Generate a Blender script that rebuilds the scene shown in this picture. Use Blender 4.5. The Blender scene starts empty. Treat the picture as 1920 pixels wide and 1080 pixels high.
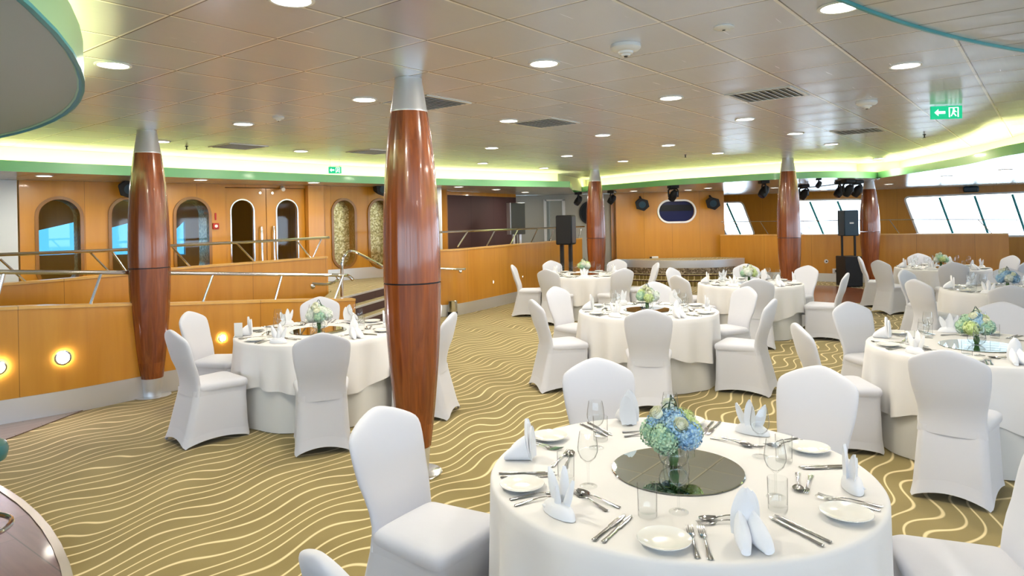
import bpy, bmesh, math, random
from mathutils import Vector, Matrix
PI = math.pi
random.seed(7)
S = bpy.context.scene
COL = S.collection
# ------------------------------------------------------------------ camera
F = 1280.0; PX, PY = 960.0, 411.5; H = 1.8; ROLL = math.atan(0.02)
cs, sn = math.cos(ROLL), math.sin(ROLL)
cd = bpy.data.cameras.new('camera'); cam = bpy.data.objects.new('camera', cd); COL.objects.link(cam)
cd.sensor_width = 36; cd.lens = 24.0; cd.shift_y = -(540 - PY) / 1920.0; cd.clip_start = .05; cd.clip_end = 300
cam.matrix_world = Matrix(((cs, sn, 0, 0), (0, 0, -1, 0), (-sn, cs, 0, H), (0, 0, 0, 1)))
S.camera = cam
# ------------------------------------------------------------------ world, exposure
S.view_settings.view_transform = 'Standard'; S.view_settings.look = 'None'
S.view_settings.gamma = 1; S.view_settings.use_curve_mapping = False
S.view_settings.exposure = 0.45
W = bpy.data.worlds.new('daylight'); S.world = W; W.use_nodes = True
wn = W.node_tree.nodes; wl = W.node_tree.links
bg = wn['Background']
tc = wn.new('ShaderNodeTexCoord'); sp = wn.new('ShaderNodeSeparateXYZ'); cr = wn.new('ShaderNodeValToRGB')
wl.new(tc.outputs['Generated'], sp.inputs[0]); wl.new(sp.outputs['Z'], cr.inputs[0]); wl.new(cr.outputs[0], bg.inputs[0])
cr.color_ramp.elements[0].position = 0.0; cr.color_ramp.elements[0].color = (.55, .70, .85, 1)
cr.color_ramp.elements[1].position = .06; cr.color_ramp.elements[1].color = (.66, .81, 1, 1)
bg.inputs[1].default_value = 7.0
LAMP_W = 15.0      # each ceiling downlight
COVE = 26.0        # cove strip emission
S.cycles.max_bounces = 7; S.cycles.diffuse_bounces = 3; S.cycles.glossy_bounces = 3
S.cycles.transparent_max_bounces = 14; S.cycles.transmission_bounces = 4
S.cycles.caustics_reflective = False; S.cycles.caustics_refractive = False
S.cycles.sample_clamp_indirect = 4.0

# ------------------------------------------------------------------ pixel helpers (photo frame 1920x1080)
def ray(x, y):
    a = (x - PX) / F; b = (PY - y) / F
    return Vector((a * cs + b * sn, 1.0, -a * sn + b * cs))
def at_z(x, y, z):
    d = ray(x, y); t = (z - H) / d.z
    return Vector((d.x * t, t, z))
def at_Y(x, y, Y):
    d = ray(x, y); return Vector((d.x * Y, Y, H + d.z * Y))
def at_wall(x, y, A, B):          # ray meets the vertical plane through A-B: (metres along, height)
    d = ray(x, y); ux, uy = B[0] - A[0], B[1] - A[1]; L = math.hypot(ux, uy)
    nx, ny = -uy, ux
    t = (A[0] * nx + A[1] * ny) / (d.x * nx + d.y * ny)
    p = (d.x * t, d.y * t)
    return ((p[0] - A[0]) * ux + (p[1] - A[1]) * uy) / L, H + d.z * t
ZC = 2.82; ZS = 2.5; DK = .7       # main ceiling, outer ceiling, upper deck

# ------------------------------------------------------------------ materials
def mat(name, col=(.8, .8, .8), rough=.5, metal=0, spec=.5, coat=0, emit=None, es=0, sheen=0, coatr=.08):
    m = bpy.data.materials.new(name); m.use_nodes = True
    b = m.node_tree.nodes['Principled BSDF']
    b.inputs['Base Color'].default_value = (*col, 1); b.inputs['Roughness'].default_value = rough
    b.inputs['Metallic'].default_value = metal; b.inputs['Specular IOR Level'].default_value = spec
    b.inputs['Coat Weight'].default_value = coat; b.inputs['Coat Roughness'].default_value = coatr
    b.inputs['Sheen Weight'].default_value = sheen
    if emit: b.inputs['Emission Color'].default_value = (*emit, 1); b.inputs['Emission Strength'].default_value = es
    return m
class G:                           # small node-graph helper
    def __init__(s, m): s.t = m.node_tree; s.n = s.t.nodes; s.l = s.t.links; s.b = s.n['Principled BSDF']
    def put(s, sock, v):
        if isinstance(v, (int, float, tuple)): sock.default_value = v
        else: s.l.new(v, sock)
    def m(s, op, a, b=0, c=0):
        n = s.n.new('ShaderNodeMath'); n.operation = op
        for i, v in enumerate((a, b, c)): s.put(n.inputs[i], v)
        return n.outputs[0]
    def coord(s, kind='Object'):
        n = s.n.new('ShaderNodeTexCoord'); q = s.n.new('ShaderNodeSeparateXYZ'); s.l.new(n.outputs[kind], q.inputs[0])
        return q.outputs[0], q.outputs[1], q.outputs[2]
    def xyz(s, x, y, z=0.0):
        n = s.n.new('ShaderNodeCombineXYZ')
        for i, v in enumerate((x, y, z)): s.put(n.inputs[i], v)
        return n.outputs[0]
    def noise(s, v, scale=1.0, detail=2.0, rough=.5, dist=0.0):
        n = s.n.new('ShaderNodeTexNoise'); s.l.new(v, n.inputs['Vector'])
        n.inputs['Scale'].default_value = scale; n.inputs['Detail'].default_value = detail
        n.inputs['Roughness'].default_value = rough; n.inputs['Distortion'].default_value = dist
        return n.outputs['Fac']
    def ramp(s, f, stops):
        n = s.n.new('ShaderNodeValToRGB'); s.put(n.inputs[0], f); e = n.color_ramp.elements
        while len(e) < len(stops): e.new(.5)
        for i, (p, c) in enumerate(stops): e[i].position = p; e[i].color = (*c, 1)
        return n.outputs[0]
    def mix(s, f, a, b):
        n = s.n.new('ShaderNodeMix'); n.data_type = 'RGBA'; s.put(n.inputs[0], f)
        for i, v in ((6, a), (7, b)):
            if isinstance(v, tuple): n.inputs[i].default_value = (*v[:3], 1)
            else: s.l.new(v, n.inputs[i])
        return n.outputs[2]
    def bump(s, h, strength=.3, dist=.01):
        n = s.n.new('ShaderNodeBump'); n.inputs['Strength'].default_value = strength; n.inputs['Distance'].default_value = dist
        s.l.new(h, n.inputs['Height']); s.l.new(n.outputs[0], s.b.inputs['Normal'])
    def col(s, c): s.l.new(c, s.b.inputs['Base Color'])
    def rough(s, r): s.l.new(r, s.b.inputs['Roughness'])

def wood(name, c1, c2, rough=.3, coat=.35, seam=1.2, sx=7.0, sz=.5, uv=True, hseam=0):
    m = mat(name, c1, rough, coat=coat); g = G(m)
    x, y, z = g.coord('UV' if uv else 'Object')
    if not uv: y = z
    v = g.xyz(g.m('MULTIPLY', x, sx), g.m('MULTIPLY', y, sz), 0.0)
    n = g.noise(v, 1.0, 5, .6, .6)
    n2 = g.noise(g.xyz(g.m('MULTIPLY', x, .7), g.m('MULTIPLY', y, .4)), 1.0, 1)
    f = g.m('ADD', g.m('MULTIPLY', n, .7), g.m('MULTIPLY', n2, .35))
    c = g.ramp(f, [(.3, c1), (.7, c2)])
    if seam:
        fr = g.m('FRACT', g.m('DIVIDE', x, seam)); s_ = g.m('LESS_THAN', fr, .006 / seam)
        cell = g.m('FLOOR', g.m('DIVIDE', x, seam))
        tone = g.noise(g.xyz(g.m('MULTIPLY', cell, 3.7), 0.5), 1.0, 0)
        c = g.mix(g.m('MULTIPLY', g.m('SUBTRACT', tone, .35), .6), c, tuple(k * 1.3 for k in c2))
        c = g.mix(g.m('MULTIPLY', s_, .7), c, tuple(k * .3 for k in c1))
    g.col(c)
    return m
M = {}
M['maple'] = wood('maple_panel', (.46, .18, .014), (.60, .275, .03), .30, .3)
M['maple_pale'] = wood('pale_maple_panel', (.60, .31, .065), (.72, .42, .11), .32, .4)
M['maple_wall'] = wood('maple_wall_panel', (.47, .19, .012), (.57, .26, .02), .36, .15, seam=.8)
M['mahogany'] = mat('mahogany', (.2, .04, .01), .25, coat=.45)
g = G(M['mahogany']); x, y, z = g.coord('Object')
ang = g.m('ARCTAN2', y, x)
n = g.noise(g.xyz(g.m('MULTIPLY', x, 28), g.m('MULTIPLY', y, 28), g.m('MULTIPLY', z, 1.2)), 1.0, 4, .6, .8)
cell = g.m('FLOOR', g.m('MULTIPLY', ang, 12 / (2 * PI)))
tone = g.noise(g.xyz(g.m('MULTIPLY', cell, 5.3), g.m('FLOOR', g.m('ADD', z, -.37))), 1.0, 0)
c = g.ramp(g.m('ADD', g.m('MULTIPLY', n, .6), g.m('MULTIPLY', tone, .45)), [(.3, (.10, .021, .005)), (.72, (.34, .088, .017))])
g.col(c)
M['steel'] = mat('brushed_steel', (.74, .75, .77), .28, .7)
g = G(M['steel']); x, y, z = g.coord('Object')
g.rough(g.m('ADD', g.m('MULTIPLY', g.noise(g.xyz(g.m('MULTIPLY', x, 3), g.m('MULTIPLY', y, 3), g.m('MULTIPLY', z, 12)), 1.0, 1), .12), .32))
M['chrome'] = mat('polished_steel', (.72, .72, .72), .13, 1)
M['cutlery'] = mat('cutlery_steel', (.60, .60, .60), .1, 1)
M['mirror'] = mat('mirror_glass', (.78, .86, .80), .02, 1)
def clothmat(name, col, r=.85):
    m = mat(name, col, r, sheen=.25, spec=.2); g = G(m); x, y, z = g.coord('Object')
    nn = g.noise(g.xyz(x, y, z), 9.0, 3); g.bump(nn, .12, .01); return m
M['cover'] = clothmat('white_stretch_fabric', (.655, .665, .72), .7)
M['cloth'] = clothmat('white_tablecloth', (.80, .79, .785))
M['under'] = clothmat('ivory_under_cloth', (.70, .70, .68))
M['napkin'] = clothmat('white_napkin', (.90, .91, .94))
M['china'] = mat('white_china', (.88, .88, .84), .12, coat=.5)
M['black'] = mat('black_plastic', (.012, .012, .014), .5, spec=.3)
M['blackblue'] = mat('black_grille', (.008, .035, .06), .4)
M['white'] = mat('white_paint', (.82, .82, .8), .4)
M['greywall'] = mat('grey_paint', (.46, .45, .39), .6)
M['palewall'] = mat('pale_grey_paint', (.66, .70, .72), .5)
M['cream'] = mat('cream_paint', (.80, .80, .62), .6)
M['green'] = mat('green_enamel', (.22, .55, .26), .3, coat=.3)
M['lightgreen'] = mat('light_green_enamel', (.38, .68, .38), .3, coat=.3)
M['tealgrey'] = mat('teal_grey_soffit', (.30, .44, .38), .45)
M['teal'] = mat('teal_paint', (.03, .30, .34), .35)
M['maroon'] = mat('maroon_fabric_panel', (.055, .022, .022), .7)
g = G(M['maroon']); x, y, z = g.coord('UV')
s_ = g.m('LESS_THAN', g.m('FRACT', g.m('DIVIDE', x, 1.1)), .01); g.col(g.mix(s_, (.055, .022, .022), (.02, .008, .008)))
M['navy'] = mat('navy_glass', (.006, .008, .06), .35, spec=.2)
M['darkglass'] = mat('dark_screen_glass', (.004, .004, .006), .4, spec=.2)
M['foliage'] = mat('leaf_green', (.05, .16, .03), .5)
M['grass'] = mat('dark_grass_blade', (.015, .05, .02), .4)
M['lampface'] = mat('lamp_diffuser', (1, 1, 1), .5, emit=(1, .96, .84), es=14)
M['coveglow'] = mat('cove_light_strip', (1, 1, 1), .5, emit=(1, .95, .38), es=COVE)
M['steplight'] = mat('step_light_lens', (1, 1, 1), .5, emit=(.95, .88, 1), es=140)
M['steplight2'] = mat('small_step_light_lens', (1, 1, 1), .5, emit=(1, .9, .75), es=18)
M['exitgreen'] = mat('exit_sign_green', (.0, .35, .16), .4, emit=(.0, .6, .28), es=.55)
M['exitwhite'] = mat('exit_sign_white', (.9, .9, .9), .4, emit=(.8, 1, .9), es=.9)
M['red'] = mat('red_plastic', (.45, .02, .01), .4)
M['stool'] = mat('teal_leather', (.01, .12, .13), .3, coat=.3)
M['paper'] = mat('white_card', (.85, .85, .83), .5)
M['coral'] = mat('red_seat', (.5, .06, .03), .6)
# mosaic of small gold tiles
m = M['mosaic'] = mat('gold_mosaic', (.5, .4, .15), .3, metal=.4); g = G(m); x, y, z = g.coord('UV')
def cellnoise(g, x, y, sc):
    n = g.n.new('ShaderNodeTexVoronoi'); n.inputs['Scale'].default_value = sc
    g.l.new(g.xyz(x, y), n.inputs['Vector']); return n
vn = cellnoise(g, x, y, 38.0)
gr = g.n.new('ShaderNodeSeparateColor'); g.l.new(vn.outputs['Color'], gr.inputs[0])
g.col(g.ramp(gr.outputs[0], [(0, (.25, .19, .06)), (.5, (.52, .42, .16)), (1, (.8, .72, .42))]))
m = M['mosaic_grey'] = mat('brown_mosaic', (.3, .25, .2), .3, metal=.3); g = G(m); x, y, z = g.coord('UV')
vn = cellnoise(g, x, y, 26.0)
gr = g.n.new('ShaderNodeSeparateColor'); g.l.new(vn.outputs['Color'], gr.inputs[0])
g.col(g.ramp(gr.outputs[0], [(0, (.10, .07, .05)), (.6, (.30, .24, .16)), (1, (.6, .52, .4))]))
# glass without refraction: clear face-on, shiny and a little darker at the rim
def glassmat(name, tint=(.97, .98, .98), edge=.55, ior=1.5):
    m = bpy.data.materials.new(name); m.use_nodes = True; t = m.node_tree; t.nodes.clear()
    o = t.nodes.new('ShaderNodeOutputMaterial'); a = t.nodes.new('ShaderNodeBsdfTransparent'); b = t.nodes.new('ShaderNodeBsdfGlossy')
    mx = t.nodes.new('ShaderNodeMixShader'); fr = t.nodes.new('ShaderNodeFresnel'); lw = t.nodes.new('ShaderNodeLayerWeight')
    r = t.nodes.new('ShaderNodeValToRGB'); lw.inputs[0].default_value = .5
    r.color_ramp.elements[0].position = .66; r.color_ramp.elements[0].color = (*tint, 1)
    r.color_ramp.elements[1].position = 1; r.color_ramp.elements[1].color = (edge, edge, edge, 1)
    t.links.new(lw.outputs['Facing'], r.inputs[0]); t.links.new(r.outputs[0], a.inputs[0])
    b.inputs['Roughness'].default_value = .03; fr.inputs[0].default_value = ior
    ge = t.nodes.new('ShaderNodeNewGeometry'); mm = t.nodes.new('ShaderNodeMath'); mm.operation = 'MULTIPLY'
    iv = t.nodes.new('ShaderNodeMath'); iv.operation = 'SUBTRACT'; iv.inputs[0].default_value = 1; t.links.new(ge.outputs['Backfacing'], iv.inputs[1])
    t.links.new(fr.outputs[0], mm.inputs[0]); t.links.new(iv.outputs[0], mm.inputs[1]); t.links.new(mm.outputs[0], mx.inputs[0]); t.links.new(a.outputs[0], mx.inputs[1]); t.links.new(b.outputs[0], mx.inputs[2])
    t.links.new(mx.outputs[0], o.inputs[0]); return m
M['glass'] = glassmat('clear_glass', tint=(.98, .985, .985), edge=.42)
M['pane'] = glassmat('window_glass', (.96, .98, 1), .8)
M['bluepane'] = glassmat('sea_blue_view_glass', (.03, .11, .17), .1)  # blue of the sea and sky outside put into the pane tint
# carpet: olive gold with wavering cream lines that bunch and part
CU = (math.sin(math.radians(38.4)), math.cos(math.radians(38.4)))   # along the ship
m = M['carpet'] = mat('wavy_line_carpet', (.4, .3, .1), .95, spec=.1, sheen=.2); g = G(m); x, y, z = g.coord('Object')
KU = (math.sin(math.radians(37)), math.cos(math.radians(37)))
v = g.m('SUBTRACT', g.m('MULTIPLY', x, KU[1]), g.m('MULTIPLY', y, KU[0]))
w = g.m('ADD', g.m('MULTIPLY', x, KU[0]), g.m('MULTIPLY', y, KU[1]))
nz = g.noise(g.xyz(g.m('MULTIPLY', w, .5), g.m('MULTIPLY', v, 1.1)), 1.0, 0)
nz2 = g.noise(g.xyz(g.m('MULTIPLY', w, .35), g.m('MULTIPLY', v, .5), 5.0), 1.0, 0)
ph = g.m('ADD', g.m('MULTIPLY', w, 2 * PI / .84), g.m('ADD', g.m('MULTIPLY', v, 4.0), g.m('MULTIPLY', nz, 5.5)))
G1 = g.m('ADD', v, g.m('MULTIPLY', g.m('SINE', ph), .060))
G1 = g.m('ADD', G1, g.m('MULTIPLY', g.m('SINE', g.m('ADD', g.m('MULTIPLY', w, 2 * PI / 1.9), g.m('MULTIPLY', v, 13.0))), .026))
G1 = g.m('ADD', G1, g.m('MULTIPLY', nz2, .2))
fr = g.m('FRACT', g.m('DIVIDE', G1, .118))
line = g.m('SUBTRACT', 1.0, g.m('SMOOTH_MIN', g.m('DIVIDE', g.m('ABSOLUTE', g.m('SUBTRACT', fr, .5)), .10), 1.0, .15))
line = g.m('MAXIMUM', line, 0.0)
line = g.m('MINIMUM', g.m('MULTIPLY', line, 1.7), 1.0)
pile = g.noise(g.xyz(x, y), 260.0, 2)
base = g.ramp(g.noise(g.xyz(x, y), 2.2, 4), [(.3, (.25, .19, .062)), (.7, (.32, .25, .092))])
base = g.mix(g.m('MULTIPLY', pile, .35), base, (.20, .15, .05))
g.col(g.mix(line, base, (.80, .66, .36))); g.bump(g.m('ADD', pile, g.m('MULTIPLY', line, .6)), .25, .006)
# ceiling: satin metal tiles on a 0.58 m grid laid along the ship
def ceilmat(name, col, rough, one_way=False, pitch=.58, lt=(.80, .78, .72), dk=(.16, .15, .14), mt=.3):
    m = mat(name, col, rough, metal=mt, spec=.5); g = G(m); x, y, z = g.coord('Object')
    v = g.m('SUBTRACT', g.m('MULTIPLY', x, CU[1]), g.m('MULTIPLY', y, CU[0]))
    w = g.m('ADD', g.m('MULTIPLY', x, CU[0]), g.m('MULTIPLY', y, CU[1]))
    fv = g.m('FRACT', g.m('DIVIDE', g.m('ADD', v, 1.03 + 58), .58)); fw = g.m('FRACT', g.m('DIVIDE', g.m('SUBTRACT', w, 3.30 - 58), pitch))
    lw_ = g.m('LESS_THAN', fw, .013 / pitch); lv = g.m('LESS_THAN', fv, .030)
    dw = g.m('COMPARE', fw, .016 / pitch, .0035 / pitch); dv = g.m('COMPARE', fv, .036, .007)
    L = lw_ if one_way else g.m('MAXIMUM', lw_, lv); D = dw if one_way else g.m('MAXIMUM', dw, dv)
    cw = g.m('FLOOR', g.m('DIVIDE', g.m('SUBTRACT', w, 3.30 - 58), pitch)); cv = g.m('FLOOR', g.m('DIVIDE', g.m('ADD', v, 1.03 + 58), .58))
    tn = g.noise(g.xyz(g.m('MULTIPLY', cw, 2.37), g.m('MULTIPLY', cv, 3.11)), 1.0, 0)
    c = g.mix(g.m('MULTIPLY', tn, .5), col, tuple(k * .86 for k in col))
    g.col(g.mix(D, g.mix(L, c, lt), dk))
    g.l.new(g.m('MULTIPLY', g.m('SUBTRACT', 1.0, L), mt), g.b.inputs['Metallic'])
    g.rough(g.m('ADD', g.m('MULTIPLY', g.noise(g.xyz(g.m('MULTIPLY', w, 2.), g.m('MULTIPLY', v, 40.)), 1.0, 2), .10), rough))
    # every tile lies a touch out of true, as metal trays do
    hx = g.m('SINE', g.m('MULTIPLY', fw, 2 * PI)); hv = g.m('SINE', g.m('MULTIPLY', fv, 2 * PI))
    g.bump(g.m('ADD', g.m('MULTIPLY', hx, .5), g.m('ADD', g.m('MULTIPLY', hv, .3), g.m('MULTIPLY', g.noise(g.xyz(w, v), .9, 1), 1.6))), .22, .006)
    return m
M['ceiling'] = ceilmat('satin_metal_tiles', (.74, .79, .92), .2, lt=(1, 1, 1), mt=.2)
M['soffit'] = ceilmat('satin_metal_planks', (.72, .72, .72), .15, one_way=True, pitch=.29, lt=(.42, .41, .38), dk=(.2, .2, .2))
M['grille'] = mat('vent_grille', (.70, .70, .68), .35, metal=.3)
# plank floor
def planks(name, c1, c2, pitch=.1, rough=.2, ang=0.0):
    m = mat(name, c1, rough, coat=.1); g = G(m); x, y, z = g.coord('Object')
    a = g.m('ADD', g.m('MULTIPLY', x, math.cos(ang)), g.m('MULTIPLY', y, math.sin(ang))); b = g.m('SUBTRACT', g.m('MULTIPLY', y, math.cos(ang)), g.m('MULTIPLY', x, math.sin(ang)))
    row = g.m('FLOOR', g.m('DIVIDE', b, pitch)); fb = g.m('FRACT', g.m('DIVIDE', b, pitch))
    fa = g.m('FRACT', g.m('ADD', g.m('DIVIDE', a, .9), g.m('MULTIPLY', row, .37)))
    s_ = g.m('MAXIMUM', g.m('LESS_THAN', fb, .035), g.m('LESS_THAN', fa, .005))
    n = g.noise(g.xyz(g.m('MULTIPLY', a, 3), g.m('MULTIPLY', b, 30)), 1.0, 4)
    t = g.noise(g.xyz(g.m('MULTIPLY', row, 4.1), g.m('FLOOR', g.m('ADD', g.m('DIVIDE', a, .9), g.m('MULTIPLY', row, .37)))), 1.0, 0)
    c = g.ramp(g.m('ADD', g.m('MULTIPLY', n, .5), g.m('MULTIPLY', t, .5)), [(.3, c1), (.7, c2)])
    g.col(g.mix(s_, c, (.03, .015, .01))); return m
M['plank'] = planks('dark_plank_floor', (.075, .032, .03), (.14, .065, .058), .20, .4, math.radians(-37))
M['parquet'] = planks('red_parquet', (.20, .055, .015), (.30, .10, .03), .09, .25, .6)
M['deckplank'] = planks('grey_brown_plank', (.16, .10, .075), (.24, .16, .12), .1, .3, .8)

# ------------------------------------------------------------------ object helpers
def tag(o, label=None, cat=None, group=None, kind=None):
    if label: o['label'] = label
    if cat: o['category'] = cat
    if group: o['group'] = group
    if kind: o['kind'] = kind
    return o
def thing(name, label, cat, loc=(0, 0, 0), rz=0, group=None):
    o = bpy.data.objects.new(name, None); COL.objects.link(o); o.empty_display_size = .1
    o.location = loc; o.rotation_euler = (0, 0, rz); return tag(o, label, cat, group)
def finish(name, bm, m, parent=None, smooth=35, bevel=0, loc=None, rot=None):
    bmesh.ops.recalc_face_normals(bm, faces=bm.faces)
    me = bpy.data.meshes.new(name); bm.to_mesh(me); bm.free()
    me.materials.append(m if not isinstance(m, str) else M[m])
    if smooth:
        me.shade_smooth(); me.set_sharp_from_angle(angle=math.radians(smooth))
    o = bpy.data.objects.new(name, me); COL.objects.link(o)
    if parent: o.parent = parent
    if loc is not None: o.location = loc
    if rot is not None: o.rotation_euler = rot
    if bevel:
        b = o.modifiers.new('bevel', 'BEVEL'); b.width = bevel; b.segments = 2; b.limit_method = 'ANGLE'; b.angle_limit = math.radians(50)
    return o
def struct(name, bm, m, **k):
    o = finish(name, bm, m, **k)
    if not k.get('parent'): o['kind'] = 'structure'
    return o
def NB(): return bmesh.new()
def box(bm, x0, x1, y0, y1, z0, z1, mtx=None):
    vs = [bm.verts.new((x, y, z)) for z in (z0, z1) for y in (y0, y1) for x in (x0, x1)]
    for f in ((0, 1, 3, 2), (4, 6, 7, 5), (0, 4, 5, 1), (1, 5, 7, 3), (3, 7, 6, 2), (2, 6, 4, 0)): bm.faces.new([vs[i] for i in f])
    if mtx is not None: bmesh.ops.transform(bm, matrix=mtx, verts=vs)
    return vs
def lathe(bm, prof, n=24, cx=0, cy=0, closed=False):
    rings = []
    for r, z in prof:
        if r < 1e-5: rings.append([bm.verts.new((cx, cy, z))])
        else: rings.append([bm.verts.new((cx + r * math.cos(2 * PI * i / n), cy + r * math.sin(2 * PI * i / n), z)) for i in range(n)])
    pr = list(zip(rings, rings[1:])) + ([(rings[-1], rings[0])] if closed else [])
    for a, b in pr:
        for i in range(n):
            j = (i + 1) % n
            if len(a) == 1 and len(b) == 1: continue
            if len(a) == 1: bm.faces.new((a[0], b[i], b[j]))
            elif len(b) == 1: bm.faces.new((a[i], a[j], b[0]))
            else: bm.faces.new((a[i], a[j], b[j], b[i]))
    return rings
def tube(bm, pts, r, n=8, caps=True):
    pts = [Vector(p) for p in pts]; rs = r if isinstance(r, (list, tuple)) else [r] * len(pts)
    rings = []; up = None
    for i, p in enumerate(pts):
        d = (pts[min(i + 1, len(pts) - 1)] - pts[max(i - 1, 0)]).normalized()
        if up is None: up = Vector((0, 0, 1)) if abs(d.z) < .9 else Vector((1, 0, 0))
        a = d.cross(up).normalized(); up = a.cross(d).normalized()
        rings.append([bm.verts.new(p + (a * math.cos(2 * PI * k / n) + up * math.sin(2 * PI * k / n)) * rs[i]) for k in range(n)])
    for A, B in zip(rings, rings[1:]):
        for k in range(n): bm.faces.new((A[k], A[(k + 1) % n], B[(k + 1) % n], B[k]))
    if caps: bm.faces.new(rings[0]); bm.faces.new(rings[-1][::-1])
def smooth_path(pts, per=6):      # Catmull-Rom through the points
    P = [Vector(p) for p in pts]; out = []
    for i in range(len(P) - 1):
        a = P[max(i - 1, 0)]; b = P[i]; c = P[i + 1]; d = P[min(i + 2, len(P) - 1)]
        for k in range(per):
            t = k / per
            out.append(.5 * ((2 * b) + (c - a) * t + (2 * a - 5 * b + 4 * c - d) * t * t + (3 * b - a - 3 * c + d) * t ** 3))
    out.append(P[-1]); return out
def ribbon(bm, path, z0, z1, th, side=1):     # wall along a plan path; z0/z1 numbers or per-point lists; uv in metres
    uv = bm.loops.layers.uv.verify(); P = [Vector((p[0], p[1])) for p in path]; n = len(P)
    Z0 = z0 if isinstance(z0, list) else [z0] * n; Z1 = z1 if isinstance(z1, list) else [z1] * n
    L = [0.0]
    for a, b in zip(P, P[1:]): L.append(L[-1] + (b - a).length)
    cols = []
    for i in range(n):
        d = (P[min(i + 1, n - 1)] - P[max(i - 1, 0)]).normalized(); nn = Vector((-d.y, d.x)) * th * side
        q = P[i] + nn
        cols.append([bm.verts.new((P[i].x, P[i].y, Z0[i])), bm.verts.new((P[i].x, P[i].y, Z1[i])), bm.verts.new((q.x, q.y, Z1[i])), bm.verts.new((q.x, q.y, Z0[i]))])
    def face(vs, us):
        f = bm.faces.new(vs)
        for l, u in zip(f.loops, us): l[uv].uv = u
    for i in range(n - 1):
        a, b = cols[i], cols[i + 1]; u0, u1 = L[i], L[i + 1]
        face((a[0], b[0], b[1], a[1]), ((u0, Z0[i]), (u1, Z0[i + 1]), (u1, Z1[i + 1]), (u0, Z1[i])))
        face((a[1], b[1], b[2], a[2]), ((u0, 0), (u1, 0), (u1, th), (u0, th)))
        face((a[2], b[2], b[3], a[3]), ((u0, Z1[i]), (u1, Z1[i + 1]), (u1, Z0[i + 1]), (u0, Z0[i])))
        face((a[3], b[3], b[0], a[0]), ((u0, th), (u1, th), (u1, 0), (u0, 0)))
    for c_, s_ in ((cols[0], 1), (cols[-1], -1)):
        face(c_[::s_], ((0, 0), (0, 1), (th, 1), (th, 0))[::s_])
def plane_fill(bm, outer, holes=()):
    edges = []
    for loop in [outer, *holes]:
        vs = [bm.verts.new(p) for p in loop]
        edges += [bm.edges.new((vs[i], vs[(i + 1) % len(vs)])) for i in range(len(vs))]
    return bmesh.ops.triangle_fill(bm, use_beauty=True, use_dissolve=False, edges=edges)
def ring_fill(bm, out, x0, x1, z0, z1):      # rectangle with one convex hole, filled radially
    cx = sum(p[0] for p in out) / len(out); cz = sum(p[1] for p in out) / len(out); pts = []
    pts = [(math.atan2(z - cz, x - cx), (x, z)) for x, z in out]
    for x, z in ((x0, z0), (x1, z0), (x1, z1), (x0, z1)):     # point of the hole nearest in angle to each corner
        a = math.atan2(z - cz, x - cx); k = min(range(len(out)), key=lambda i: abs(pts[i][0] - a)); pts[k] = (a, pts[k][1])
    o = []
    for a, p in pts:
        c_, s_ = math.cos(a), math.sin(a); t = min(((x1 if c_ > 0 else x0) - cx) / c_ if abs(c_) > 1e-6 else 9e9, ((z1 if s_ > 0 else z0) - cz) / s_ if abs(s_) > 1e-6 else 9e9)
        o.append((bm.verts.new((p[0], 0, p[1])), bm.verts.new((cx + c_ * t, 0, cz + s_ * t))))
    for i in range(len(o)):
        a, b = o[i], o[(i + 1) % len(o)]; bm.faces.new((a[0], b[0], b[1], a[1]))
def stadium(s0, s1, z0, z1, n=10, r=None):    # outline with round ends
    r = r if r else min(s1 - s0, z1 - z0) / 2; out = []
    for cx, cy, a0 in ((s1 - r, z1 - r, 0), (s0 + r, z1 - r, PI / 2), (s0 + r, z0 + r, PI), (s1 - r, z0 + r, 1.5 * PI)):
        for k in range(n + 1):
            a = a0 + PI / 2 * k / n; out.append((cx + r * math.cos(a), cy + r * math.sin(a)))
    return out
def wall_holes(name, A, B, z0, z1, holes, th, m, **k):   # flat wall A->B with thickness behind, holes in (s, z)
    bm = NB(); L = math.hypot(B[0] - A[0], B[1] - A[1]); ang = math.atan2(B[1] - A[1], B[0] - A[0])
    plane_fill(bm, [(0, 0, z0), (L, 0, z0), (L, 0, z1), (0, 0, z1)], [[(s, 0, z) for s, z in h] for h in holes])
    r = bmesh.ops.extrude_face_region(bm, geom=bm.faces[:])
    bmesh.ops.translate(bm, vec=(0, th, 0), verts=[e for e in r['geom'] if isinstance(e, bmesh.types.BMVert)])
    uv = bm.loops.layers.uv.verify()
    for f in bm.faces:
        f.normal_update(); flat = abs(f.normal.y) > .5
        for l in f.loops: l[uv].uv = (l.vert.co.x, l.vert.co.z) if flat else (l.vert.co.x + l.vert.co.y, l.vert.co.z)
    o = finish(name, bm, m, smooth=30, **k); o['kind'] = 'structure'
    o.location = (A[0], A[1], 0); o.rotation_euler = (0, 0, ang)
    return o
def rim(bm, outline, w, d, y0):   # frame profile following an outline in the (s, z) plane
    n = len(outline); c = (sum(p[0] for p in outline) / n, sum(p[1] for p in outline) / n)
    rows = []
    for i, p in enumerate(outline):
        a = outline[i - 1]; b = outline[(i + 1) % n]; t = Vector((b[0] - a[0], b[1] - a[1])).normalized(); nn = Vector((t.y, -t.x))
        if nn.dot(Vector((p[0] - c[0], p[1] - c[1]))) < 0: nn = -nn
        q = (p[0] + nn.x * w, p[1] + nn.y * w)
        rows.append([bm.verts.new((p[0], y0, p[1])), bm.verts.new((q[0], y0, q[1])), bm.verts.new((q[0], y0 + d, q[1])), bm.verts.new((p[0], y0 + d, p[1]))])
    for i in range(n):
        a, b = rows[i], rows[(i + 1) % n]
        for k in range(4): bm.faces.new((a[k], a[(k + 1) % 4], b[(k + 1) % 4], b[k]))
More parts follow.
